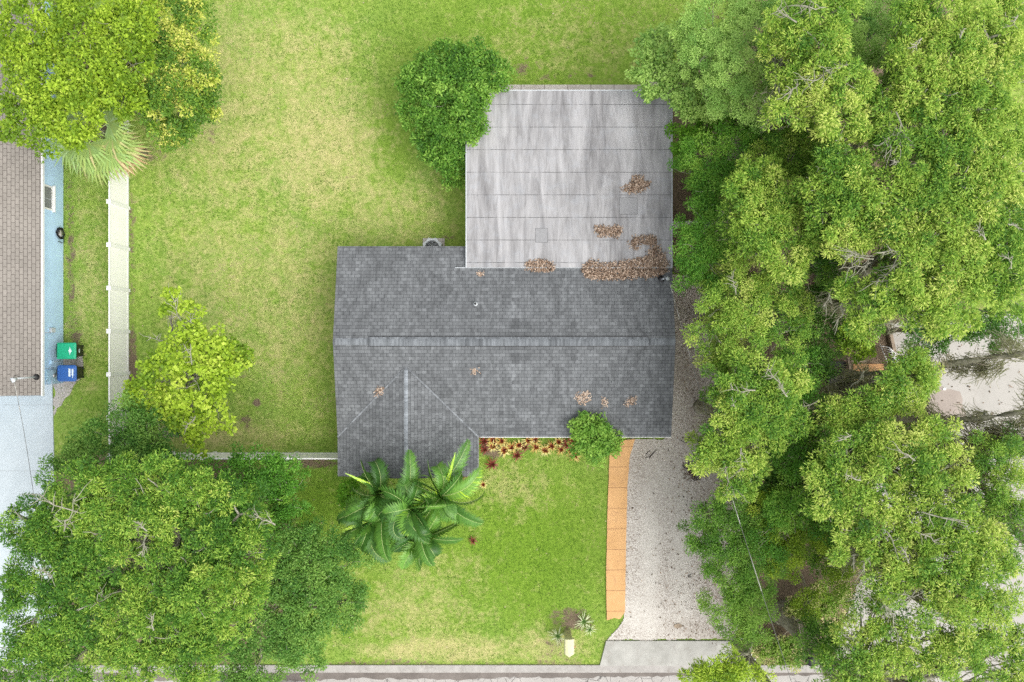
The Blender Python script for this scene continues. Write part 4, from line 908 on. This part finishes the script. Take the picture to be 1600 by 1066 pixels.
T('tall_oak', 'widest pale oak in the bottom right, sandy yard showing through it', 'tree',
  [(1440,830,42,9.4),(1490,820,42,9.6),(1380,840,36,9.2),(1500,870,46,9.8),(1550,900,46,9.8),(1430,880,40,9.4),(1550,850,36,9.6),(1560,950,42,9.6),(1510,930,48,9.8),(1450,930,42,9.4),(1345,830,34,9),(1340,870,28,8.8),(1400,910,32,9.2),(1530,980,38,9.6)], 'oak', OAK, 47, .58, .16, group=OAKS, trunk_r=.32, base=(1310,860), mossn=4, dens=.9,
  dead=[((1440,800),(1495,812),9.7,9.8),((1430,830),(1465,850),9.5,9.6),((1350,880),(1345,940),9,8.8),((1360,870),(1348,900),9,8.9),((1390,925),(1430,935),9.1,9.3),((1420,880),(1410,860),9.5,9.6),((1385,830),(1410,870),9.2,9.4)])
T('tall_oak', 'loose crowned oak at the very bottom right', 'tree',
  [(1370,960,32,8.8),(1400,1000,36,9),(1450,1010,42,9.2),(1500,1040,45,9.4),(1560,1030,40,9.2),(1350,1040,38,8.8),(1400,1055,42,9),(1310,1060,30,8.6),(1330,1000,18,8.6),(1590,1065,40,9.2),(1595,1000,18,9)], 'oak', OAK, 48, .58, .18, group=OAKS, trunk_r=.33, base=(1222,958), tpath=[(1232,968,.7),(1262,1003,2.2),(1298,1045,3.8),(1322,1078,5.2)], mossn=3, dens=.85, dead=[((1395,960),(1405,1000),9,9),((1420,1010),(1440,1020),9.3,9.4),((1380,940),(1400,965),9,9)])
T('right_edge_oak', 'darker green oak at the right edge beside the trailing moss', 'tree',
  [(1570,720,42,8),(1590,770,42,8.2),(1560,790,34,8),(1595,820,34,8.2),(1550,740,28,7.8),(1590,690,26,7.6),(1575,870,20,8)], 'fine', OAK, 49, .38, .16, group=OAKS, trunk_r=.22, base=(1360,660), mossn=2, dens=1.0)
T('kerb_tree', 'light green leafy crown over the kerb at the foot of the apron', 'tree',
  [(1115,1052,24,9),(1090,1060,20,8.8),(1140,1045,20,9),(1155,1066,18,9),(1195,1078,20,8.8),(1128,1080,30,9.2)], 'oak', LIME, 50, .36, .17, dens=1.1, trunk_r=.15, base=(1168,985))
T('verge_shrub', 'dark teal green shrub beside the big oak trunk on the verge', 'shrub',
  [(1280,985,20,4.6),(1290,1000,22,4.8),(1268,1012,16,4.2),(1305,1015,18,4.8),(1262,1028,10,3)], 'dark', BUSH, 51, .30, .17, dens=1.1, trunk_r=.06)
T('pale_weed_shrub', 'thin straw yellow bush right of the leaning oak trunk', 'shrub',
  [(1262,955,26,1.4),(1285,965,30,1.6),(1300,930,28,1.5),(1315,960,24,1.5),(1240,1020,26,.9),(1215,1018,22,.8),(1190,1015,16,.7)], 'yel', GRASS, 52, .62, .15, dens=1.3, trunk_r=.03)
T('garden_shrub', 'small bright green shrub behind the left fronds of the palm', 'shrub',
  [(545,772,16,2.2),(535,785,10,1.8),(553,785,10,2)], 'brt', BRIGHT, 53, .42, .15, dens=1.2, trunk_r=.03)

# big bare limbs with moss over the pale yard
def limb(label, pts, rad, seed, nm):
    r = np.random.default_rng(seed); w_ = [P(a, b, z) for a, b, z in pts]; path = []
    for a, b in zip(w_, w_[1:]): path += bend(a, b, r, 4, .05)[:-1]
    path.append(w_[-1]); n = len(path); root = thing('mossy_limb', (w_[0].x, w_[0].y, 0), label, 'tree limb', 'mossy leaning trunks over the pale yard')
    foot = Vector((w_[0].x-.2, w_[0].y, -.1))
    m = MB(); m.tube([foot, foot.lerp(w_[0], .5)]+path, [rad*1.3, rad*1.1]+[rad*(1-.55*i/n) for i in range(n)], 10); m.build('trunk', BARK, root)
    m = MB()
    for k in range(4):
        s = path[int(r.integers(1, n))]; dv = r.normal(0, 1, 3)*np.array([1, 1, .4]); m.tube(bend(s, s+Vector(tuple(dv*.8)), r, 4, .2), [.04, .03, .024, .016, .008], 5)
    m.build('branches', TWIG, root)
    mp = []
    for k in range(nm):
        s = path[int(r.integers(1, n))]; mp.append(tuple(s+Vector(tuple(r.normal(0, .28, 3)*np.array([1, 1, .2])))))
    moss(root, mp, r, 60, (.35, 1.2), .14); return root
limb('mossy trunk crossing just below the large pale yard', [(1300,625,1.5),(1400,655,4.2),(1450,657,5.0),(1520,655,6.2),(1620,640,8)], .17, 60, 22)
limb('mossy grey trunk crossing the top of the pale yard', [(1330,585,1.4),(1400,592,3.5),(1450,576,4.6),(1530,562,6),(1630,548,7.8)], .19, 61, 28)
limb('thick mossy trunk sloping down right of the yellow green oak', [(1400,640,1.2),(1455,685,4),(1500,720,5.2),(1560,790,6.5),(1640,880,8)], .2, 62, 46)
limb('mossy grey limb along the right edge beneath the pale yard', [(1400,670,1.0),(1500,700,5),(1560,690,6.5),(1630,685,7.8)], .12, 63, 34)
limb('twisted mossy trunk between the driveway oak and the plywood shed', [(1225,600,.8),(1260,640,2.2),(1300,630,3.4),(1340,615,4.6)], .17, 64, 30)

# ------------------------------------------------------------------ palms
def ribbon_pts(h, az, el, L, droop, side, n=19):
    pts = []; p = Vector(h); a = az; e = el
    for i in range(n+1):
        pts.append(p.copy()); s = L/n; p = p + Vector((math.cos(a)*math.cos(e), math.sin(a)*math.cos(e), math.sin(e)))*s
        e -= droop/n*(.35+1.6*i/n); a += side/n*(.3+1.4*i/n)
    return pts
def frond(parent, h, az, el, L, droop, side, r, tint=.45, roll=0.0, wid=.56, name='frond'):
    pts = ribbon_pts(h, az, el, L, droop, side); n = len(pts); V = []; T_ = []
    for i in range(1, n):
        t = i/(n-1); tg = (pts[i]-pts[i-1]).normalized(); sd = tg.cross(Vector((0, 0, 1)));
        if sd.length < .05: sd = Vector((math.sin(az), -math.cos(az), 0))
        sd.normalize(); upv = sd.cross(tg).normalized()
        q = Matrix.Rotation(roll, 3, tg); sd = q @ sd; upv = q @ upv
        ll = wid*math.sin(math.pi*min(.97, (.12+.86*t)))**.55*(1-.25*t)
        for sub in (0, .5):
            b0 = pts[i-1].lerp(pts[i], sub)
            for s in (1, -1):
                dr = (sd*s*.95 + tg*(.42+.25*t) + upv*(.18)).normalized(); dr2 = (sd*s*.8 + tg*.55 - Vector((0, 0, 1))*.22).normalized()
                k = ll*float(r.uniform(.8, 1.12)); w_ = tg*.032; mid = b0+dr*k*.5; tip = mid+dr2*k*.5
                V.append([b0-w_*.6, b0+w_*.6, mid+w_, mid-w_]); V.append([mid-w_, mid+w_, tip+w_*.12, tip-w_*.12])
                tt = tint+float(r.normal(0, .05))+(.06 if s > 0 else -.06); T_ += [tt, tt+.04]
    o = quads_mesh(name, np.array([[tuple(c) for c in f] for f in V]), np.array(T_), PALMG, parent)
    m = MB(); m.tube(pts, [.014*(1-.75*i/n) for i in range(n)], 5); rc = m.build('midrib', RACH, parent); off = Vector((0, 0, 0))
    rc.parent = o
    return o
RACH = plain('palm_midrib', (.42,.52,.20), .5, var=.2)
pr_ = np.random.default_rng(77)
pc = P(640, 800, 0); palm = thing('palm_clump', (pc.x, pc.y, 0), 'palm clump with wind swept feather fronds in front of the house gable', 'palm', None)
heads = [(592,772,4.0,13), (578,818,3.6,10), (642,795,4.4,14), (690,775,4.2,13), (664,838,3.4,10), (628,836,3.2,9)]
for hx, hy, hz, nf in heads:
    h = P(hx, hy, hz); m = MB(); m.tube(bend((pc.x+(h.x-pc.x)*.35, pc.y+(h.y-pc.y)*.35, -.05), h, pr_, 6, .04), [.075, .065, .06, .055, .055, .06, .05], 10); m.build('stem', BARK, palm)
    a0 = pr_.uniform(0, 6.28)
    for k in range(nf):
        az = a0+2*math.pi*k/nf+pr_.normal(0, .25); L = pr_.uniform(1.2, 2.15)
        frond(palm, h, az, pr_.uniform(.35, 1.15), L, pr_.uniform(1.2, 2.8), pr_.normal(.7, 1.4), pr_, pr_.uniform(.15, .8), pr_.normal(0, 1.1))
for (a, b, za, zb_) in (((600,768),(543,741),4.0,4.9), ((588,808),(528,832),3.8,4.4), ((693,770),(712,712),4.2,5.0)):
    p, q = P(*a, za), P(*b, zb_); d = q-p; frond(palm, p, math.atan2(d.y, d.x), math.asin(d.z/d.length), d.length*1.02, .25, .1, pr_, .98, 0, .10, 'spear_leaf')
for (a, b) in (((690,760),(735,700)), ((640,780),(648,712)), ((655,830),(668,880)), ((600,780),(540,800)), ((700,790),(745,820)), ((596,815),(600,870))):
    p, q = P(*a, 4.1), P(*b, 4.1); d = q-p; frond(palm, p, math.atan2(d.y, d.x), .55, d.length*1.25, 1.4, .35, pr_, .55, .5)

def fan(parent, h, az, el, petiole, R, r, tint, droop=.5):
    d = Vector((math.cos(az)*math.cos(el), math.sin(az)*math.cos(el), math.sin(el))); c = Vector(h)+d*petiole
    m = MB(); m.tube([h, c], [.02, .014], 5); pt = m.build('petiole', RACH, parent)
    sd = d.cross(Vector((0, 0, 1))).normalized(); V = []; T_ = []; n = 26; upv = sd.cross(d)
    for k in range(n):
        a = (k/(n-1)-.5)*math.pi*1.45; v = (d*math.cos(a)+sd*math.sin(a)); k1 = R*(1-.18*abs(a)/2)*float(r.uniform(.85, 1.08)); w_ = (sd*math.cos(a)-d*math.sin(a))*.05
        mid = c+v*k1*.55+upv*.04*R; tip = mid+(v*.8-Vector((0, 0, 1))*droop*float(r.uniform(.6, 1.4))).normalized()*k1*.5; z = w_*.25
        V.append([c-z, c+z, mid+w_, mid-w_]); V.append([mid-w_, mid+w_, tip+z*.2, tip-z*.2]); t = tint+float(r.normal(0, .12)); T_ += [t, t-.06]
    o = quads_mesh('fan_leaf', np.array([[tuple(c_) for c_ in f] for f in V]), np.array(T_), SABAL, parent); pt.parent = o
sb = P(150, 204, 4.1); sab = thing('fan_palm', (sb.x, sb.y, 0), 'fan palm with drooping split leaves above the end of the white fence', 'palm')
m = MB(); m.tube([(sb.x, sb.y, -.1), (sb.x, sb.y, 2), (sb.x, sb.y, 4.0)], [.2, .16, .17], 14); m.build('trunk', BARK, sab)
for k, (deg, el, pet, R, ti) in enumerate([(-60,.1,.75,.95,.6),(-95,-.05,.8,.95,.66),(-125,.0,.75,.95,.6),(-150,.2,.8,.95,.85),(-175,.15,.9,.95,.95),(165,.2,.9,.9,.95),(-35,.0,.8,.9,.5),(-75,-.4,.75,.9,.12),(-45,-.5,.9,.85,.05),(-110,.5,.5,.9,.62),(140,.5,.7,.9,.8),(-20,.4,.6,.8,.6),(60,.5,.6,.9,.7),(100,.4,.6,.9,.7),(20,.6,.6,.9,.7),(-142,-.3,.95,.8,.75)]):
    fan(sab, (sb.x, sb.y, 4.05), R_(deg), el-.15, pet*1.25, R*1.35, pr_, ti-.04)

# ------------------------------------------------------------------ bromeliads and spiky plants
def rosette(r, n, L, w_, t0, t1, up=.7):
    V = []; T_ = []
    for k in range(n):
        az = 2*math.pi*k/n*1.618*2+float(r.normal(0, .15)); e = float(r.uniform(.15, up)); l = L*float(r.uniform(.7, 1.1)); d = Vector((math.cos(az), math.sin(az), 0)); s = Vector((-d.y, d.x, 0))
        p0 = Vector((0, 0, .05)); p1 = p0+d*l*.45*math.cos(e)+Vector((0, 0, l*.45*math.sin(e)+.04)); p2 = p1+d*l*.5+Vector((0, 0, -.05*l)); pm = p0.lerp(p1, .6)
        V += [[p0-s*w_*.4, p0+s*w_*.4, pm+s*w_*.5, pm-s*w_*.5], [pm-s*w_*.5, pm+s*w_*.5, p1+s*w_*.5, p1-s*w_*.5], [p1-s*w_*.5, p1+s*w_*.5, p2+s*w_*.08, p2-s*w_*.08]]
        j = float(r.normal(0, .05)); T_ += [t0+j, t0+(t1-t0)*.55+j, t1+j]
    return np.array([[tuple(c) for c in f] for f in V]), np.array(T_)
rb = np.random.default_rng(9)
ptemp = {}
for key, (n, L, w_, a, b) in {'yellow': (22, .38, .048, .05, .86), 'gold': (24, .38, .046, .08, .70), 'red': (20, .34, .05, .0, .26)}.items():
    V, T_ = rosette(rb, n, L, w_, a, b); ptemp[key] = []
    o = quads_mesh('bromeliad', V, T_, BROM); ptemp[key] = o
bedspots = [('red',756,690,'dark red bromeliad in the corner where the two eaves meet'),('red',757,703,'dark red bromeliad second down in the eave corner'),('yellow',770,698,'yellow and red bromeliad next to the eave corner'),
 ('gold',784,690,'golden bromeliad tight under the eave, third plant from the corner'),('yellow',788,704,'yellow bromeliad at the lawn edge, fourth plant from the corner'),('gold',799,700,'golden bromeliad fifth from the corner'),('yellow',811,696,'yellow bromeliad sixth from the corner, under the eave'),
 ('red',808,712,'reddish bromeliad standing out onto the lawn from the bed'),('red',820,699,'dark red bromeliad in the middle of the bed'),('gold',836,688,'golden bromeliad under the eave right of the bed middle'),('gold',838,699,'golden bromeliad with pale tips right of the bed middle'),('yellow',852,704,'yellow bromeliad with bronze heart, lawn side'),
 ('gold',862,698,'golden bromeliad left of the densest clump'),('yellow',873,691,'yellow bromeliad tight under the eave in the densest clump'),('gold',877,703,'golden bromeliad at the lawn side of the densest clump'),('red',887,694,'bronze red bromeliad beside the round shrub'),('gold',892,703,'golden bromeliad touching the round shrub'),
 ('gold',898,712,'golden bromeliad out on the lawn beside the round shrub'),('red',769,726,'dark purple bromeliad alone on the lawn below the eave corner'),('red',735,746,'dark red bromeliad at the lower corner of the gable roof'),('yellow',755,758,'red and yellow bromeliad on the lawn right of the palm'),
 ('red',739,846,'small dark red bromeliad alone on the lawn below right of the palm'),('red',722,745,'dark red bromeliad half hidden under the gable eave'),('gold',895,690,'golden bromeliad under the eave next to the round shrub'),('yellow',826,688,'yellow bromeliad half under the eave at the bed middle'),('gold',770,688,'bronze bromeliad half under the eave near the corner')]
first = {}
for key, px, py, lab in bedspots:
    q = P(px, py, .2)
    if key not in first: o = ptemp[key]; first[key] = o
    else: o = ptemp[key].copy(); COL.objects.link(o)
    o.location = (q.x, q.y, .0); o.rotation_euler = (0, 0, rb.uniform(0, 6.28)); s = rb.uniform(.85, 1.1) if py < 730 else rb.uniform(.65, .8); o.scale = (s, s, s)
    tag(o, lab, 'bromeliad', 'bromeliads along the front of the house')
V, T_ = rosette(rb, 26, .52, .035, .35, .95, 1.1); sp0 = quads_mesh('spiky_plant', V, T_, SPIKE)
for i, (px, py, s, lab) in enumerate([(912,972,1.0,'grey green spiky plant above right of the mailbox'),(872,995,.95,'green spiky plant left of the mailbox'),(922,985,.7,'small spiky plant right of the mailbox')]):
    o = sp0 if i == 0 else sp0.copy()
    if i: COL.objects.link(o)
    q = P(px, py, .2); o.location = (q.x, q.y, 0); o.scale = (s, s, s); o.rotation_euler = (0, 0, i*1.3); tag(o, lab, 'plant', 'spiky plants around the mailbox')

# ------------------------------------------------------------------ parked car (mostly under the tree)
cx, cy = P(400, 0, .9).x, -16.05
car = thing('parked_car', (cx, cy, 0), 'black car parked at the kerb under the lower left trees', 'car')
def loft(m, secs, mi=0):
    n = len(secs[0]); vs = [p for s in secs for p in s]; fs = []
    for i in range(len(secs)-1):
        for k in range(n-1): fs.append((i*n+k, i*n+k+1, (i+1)*n+k+1, (i+1)*n+k))
    fs.append(tuple(range(n-1, -1, -1))); fs.append(tuple((len(secs)-1)*n+k for k in range(n))); m.raw(vs, fs, mi, True)
prof = [(-2.3,.62,.66),(-2.2,.80,.80),(-1.5,.88,.92),(-.6,.90,.96),(.6,.90,.97),(1.5,.88,.90),(2.1,.82,.78),(2.32,.66,.62)]
m = MB(); loft(m, [[(cx+x, cy+s*hw, z) for s, hw, z in ((-1, w_*.92, .28), (-1, w_, .5), (-1, w_*.97, h*.92), (-1, w_*.8, h), (1, w_*.8, h), (1, w_*.97, h*.92), (1, w_, .5), (1, w_*.92, .28))] for x, w_, h in prof]); m.build('body', CARPAINT, car)
m = MB(); cab = [(-1.75,.72,.93),(-1.05,.64,1.36),(.1,.64,1.43),(.7,.64,1.36),(1.45,.74,.96)]
loft(m, [[(cx+x, cy-w_-.05, .93), (cx+x, cy-w_*.92, h), (cx+x, cy+w_*.92, h), (cx+x, cy+w_+.05, .93)] for x, w_, h in cab]); m.build('windows', DARKGLASS, car)
m = MB(); loft(m, [[(cx+x, cy-w_, h-.03), (cx+x, cy-w_*.9, h+.012), (cx+x, cy+w_*.9, h+.012), (cx+x, cy+w_, h-.03)] for x, w_, h in [(-1.02,.62,1.37),(-.4,.63,1.43),(.1,.63,1.45),(.68,.61,1.38)]]); m.build('roof_panel', CARPAINT, car)
for sx in (-1.42, 1.42):
    for sy in (-1, 1):
        m = MB(); m.tube([(cx+sx, cy+sy*.70, .33), (cx+sx, cy+sy*.92, .33)], .33, 20); wl_ = m.build('wheel', RUBBER, car); m = MB(); m.tube([(cx+sx, cy+sy*.925, .33), (cx+sx, cy+sy*.935, .33)], .2, 16); rm = m.build('rim', METAL, car); rm.parent = wl_
for sy in (-.6, .6):
    m = MB(); m.box((cx+2.24, cy+sy, .66), (.12, .32, .1)); m.build('headlight', WHITE, car); m = MB(); m.box((cx-2.22, cy+sy, .72), (.1, .32, .1)); m.build('tail_light', plain('red_lens', (.3,.02,.02)), car)

# ------------------------------------------------------------------ objects beside the pale yard
c = P(1345, 587, 1.0); sh = thing('plywood_platform', (c.x, c.y, 0), 'orange brown plywood platform with grey board frame under the oaks', 'platform')
m = MB(); m.box((c.x-.0, c.y, .98), (.62, 1.0, .03)); m.box((c.x+.66, c.y-.05, .985), (.64, 1.1, .03)); m.box((c.x+.5, c.y-.95, .93), (1.1, .5, .03), .2); m.build('deck', PLY, sh)
m = MB(); m.box((c.x-.45, c.y+.03, 1.02), (.09, 1.5, .12), .15); m.box((c.x-.1, c.y+.62, 1.0), (.7, .09, .1)); m.build('board_frame', WOODG, sh)
for dx in (-.4, .9):
    for dy in (-.45, .45): m = MB(); m.box((c.x+dx, c.y+dy, .48), (.09, .09, .95)); m.build('leg', WOODG, sh)
m = MB(); m.box((c.x-.98, c.y+.05, .5), (.75, 1.1, .9)); o = m.build('dark_opening', BLACKP); tag(o, 'black block in place of the dark opening left of the plywood platform', 'box')  # solid black block, its colour stands for the shade inside an opening
c = P(1393, 556, .6); ch = thing('wire_rack', (c.x, c.y, 0), 'tangled white wire rack beside the dark border of the pale yard', 'wire rack'); m = MB()
for k in range(9):
    a = -1.0+.12*k; m.tube([(c.x-.35+.05*k, c.y+.45-.11*k, .25), (c.x-.1+.05*k, c.y+.35-.11*k, .62), (c.x+.22+.02*k, c.y+.1-.11*k, .5)], .018, 6)
m.tube([(c.x-.35, c.y+.5, .25), (c.x+.1, c.y-.55, .25)], .02, 6); m.tube([(c.x+.22, c.y+.15, .5), (c.x+.45, c.y-.75, .5)], .02, 6); m.build('bars', WHITE, ch)
m = MB()
for px, py in ((-.3, .4), (.05, -.5), (.3, .1), (.42, -.6)): m = MB(); m.tube([(c.x+px, c.y+py, 0), (c.x+px, c.y+py, .5)], .018, 6); m.build('foot', WHITE, ch)
c = P(1401, 560, .3); m = MB(); m.box((c.x+.02, c.y, .12), (.14, 2.4, .26), .22); o = m.build('edging_board', WOODG); tag(o, 'dark timber edging board along the left side of the pale yard', 'board')
c = P(1412, 642, .3); tl = thing('tool_case', (c.x, c.y, 0), 'long black tool case with a yellow end on the yard edge', 'tool case')
m = MB(); m.box((c.x, c.y, .15), (.85, .26, .28), .12); m.build('case', BLACKP, tl, bevel=.03); m = MB(); m.prism([(c.x+.5+.1*math.cos(a*.785), c.y+.08+.1*math.sin(a*.785)) for a in range(8)], .02, .3, inset=.2); m.build('yellow_cap', plain('yellow_plastic', (.75,.6,.08)), tl); m = MB(); m.box((c.x-.5, c.y-.06, .16), (.14, .2, .2), .12); m.build('blue_cap', BLUEP, tl)
c = P(1429, 548, 0); m = MB(); m.prism([(c.x-.09, c.y-.1), (c.x+.1, c.y-.05), (c.x+.05, c.y+.12), (c.x-.04, c.y+.14)], .005, .05, inset=.3); o = m.build('paper_scrap', WHITE); tag(o, 'white paper scrap at the left end of the pale yard', 'litter')
c = P(1475, 608, 0); m = MB(); m.prism([(c.x-.09, c.y-.05), (c.x+.1, c.y-.05), (c.x+.08, c.y+.06), (c.x-.06, c.y+.08)], .01, .05, inset=.3); o = m.build('paper_scrap', WHITE); tag(o, 'white scrap on the brownish patch of the pale yard', 'litter')  # small white scrap lying on the browner concrete
c = P(1535, 646, .2); m = MB(); m.tube([(c.x, c.y, 0), (c.x, c.y, .3)], [.07, .09], 12); o = m.build('bucket', RUBBER); tag(o, 'tiny dark bucket on the pale yard near its lower edge', 'bucket')
c = P(1269, 1033, .4); m = MB(); m.tube([(c.x, c.y, -.03), (c.x, c.y, .42)], [.19, .25], 20, caps=True); o = m.build('planter_pot', BLACKP); tag(o, 'round black pot on the verge beside the oak trunk at the kerb', 'pot')
# driveway bits
def stickpile(px, py, seed, label, n=7, col=None, L=.45):
    r = np.random.default_rng(seed); c = P(px, py); m = MB()
    for k in range(n):
        a = r.uniform(-.5, .9); q = Vector((c.x+r.normal(0, .12), c.y+r.normal(0, .08), .03)); e = q+Vector((math.cos(a)*L, math.sin(a)*L, .03))*r.uniform(.5, 1.1); m.tube(bend(q, e, r, 5, .3), .013, 5)
    o = m.build('fallen_twigs', col or DK); tag(o, label, 'twigs', 'fallen twigs on the gravel driveway')
DK = plain('dark_twig', (.06,.05,.04), .9)
stickpile(1068, 727, 1, 'tangle of dark twigs on the gravel beside the green oak', 9)
stickpile(1088, 748, 2, 'short dark twig heap right of the rust brown leaf clump', 5)
stickpile(1072, 688, 3, 'dark twig heap on gravel near the lower right corner of the house', 6)
stickpile(1010, 715, 4, 'few thin twigs on gravel below the south eave', 4)
stickpile(1080, 900, 5, 'two small twigs at the middle of the lower driveway', 2, L=.3)
c = P(1081, 740); r = rl; n = 160; p = np.stack([c.x+r.normal(0, .2, n), c.y+r.normal(0, .14, n), r.uniform(.015, .06, n)], -1); d = r.normal(0, 1, (n, 3)); d[:, 2] *= .2; up = r.normal(0, .3, (n, 3)); up[:, 2] = 1
o = quads_mesh('leaf_clump', leaf_quads(p, d, up, r.uniform(.05, .12, n), r.uniform(.02, .05, n)), r.uniform(.0, .4, n), LITTER); tag(o, 'rust brown leaf clump on the gravel beside the dark twigs', 'leaf pile')
c = P(1059, 978); m = MB(); m.prism([(c.x+.18*math.cos(a*.4)*1.1, c.y+.11*math.sin(a*.4)) for a in range(16)], -.01, .035, inset=.1); o = m.build('valve_cover', WOODG); tag(o, 'small oval brown valve cover in the gravel near the apron', 'cover')

# ------------------------------------------------------------------ loose ground cover
def scatter(name, n, region, exclude, mat, tint, L, wr, label, upz=.0, seed=3, zb=.0, dens=None):
    r = np.random.default_rng(seed); x = r.uniform(region[0], region[1], n); y = r.uniform(region[2], region[3], n)
    keep = np.ones(n, bool)
    for e in exclude: keep &= ~e(x, y)
    if dens is not None: keep &= r.uniform(0, 1, n) < dens(x, y)
    x, y = x[keep], y[keep]; n = len(x); z = gz(x, y)-.03+zb + r.uniform(0, .012, n); p = np.stack([x, y, z], -1)
    d = r.normal(0, 1, (n, 3)); d[:, 2] = np.abs(d[:, 2])*upz; up = r.normal(0, .4, (n, 3)); up[:, 2] = 1; l = r.uniform(*L, n)
    o = quads_mesh(name, leaf_quads(p, d, up, l, l*wr, .0), tint(r, x, y, n), mat); return tag(o, label, kind='stuff')
rect = lambda a, b, c_, d_: (lambda x, y: (x > a) & (x < b) & (y > c_) & (y < d_))
wk = inpoly([P(*p) for p in [(946,686),(996,686),(982,712),(979,966),(945,970)]]); gr = inpoly(gp); yd = inpoly([P(*p) for p in [(1392,505),(1700,480),(1700,1039),(1310,1039),(1310,985),(1345,905),(1392,880),(1372,790),(1352,735),(1405,690),(1408,640),(1400,600)]])
nd = inpoly([P(*p) for p in [(-300,560),(84,560),(90,1039),(-300,1039)]]); apx = inpoly([P(*p) for p in [(935,1040),(1151,1040),(1143,999),(945,999)]])
hz_ = rect(-6.6, 6.1, -3.4, 9.8); ns = rect(-30, NX, -2, 15)
def soilf(x, y): return blobfield(x, y, SOIL)
def gt(r, x, y, n):
    dry = blobfield(x, y, DRY); lush = blobfield(x, y, LUSH)
    t = .22 + np.where(y > -4.8, .07, -.03) + .20*dry - .20*lush + .85*vnoise(x, y, 3.0, 1, 4) + .95*vnoise(x, y, .7, 9, 3) + r.normal(0, .06, n)
    spots = vnoise(x, y, .42, 31, 2) > .40; t = np.where(spots & (x < -7) & (y > 2), t-.38, t)
    straw = (vnoise(x, y, .8, 21, 3) > .40); return np.where(straw, t+.24, t)
scatter('grass', 210000, (-20, 12, yk+.05, 16.5), [wk, gr, apx, hz_, ns, nd, yd, rect(-1.0, 6.9, 9.5, 11.35)], GRASS, gt, (.05, .12), .16, 'short mottled lawn grass', .7, 3, .0,
        lambda x, y: np.clip(1.0-1.0*soilf(x, y), .06, 1)*np.where(x > 10.5, .5, 1))
scatter('leaf_litter', 20000, (5.0, 26, yk, 15), [hz_, lambda x, y: yd(x, y) & (np.sin(x*7.1)*np.sin(y*5.3) > -.55)], LITTER, lambda r, x, y, n: r.uniform(0, .62, n), (.05, .12), .45, 'scattered dead leaves under the right hand trees', .1, 4, .055,
        lambda x, y: np.where(x < 9.6, np.clip((x-6.0)/3.0, .06, 1)*.95, .9))
scatter('lawn_leaf_litter', 1500, (-20, 6, yk, 15), [hz_, nd, ns], LITTER, lambda r, x, y, n: r.uniform(.2, 1, n), (.04, .09), .5, 'sparse fallen leaves on the lawn', .1, 5, .03, lambda x, y: .25+soilf(x, y))
print('LEAF QUADS', NB['n'])
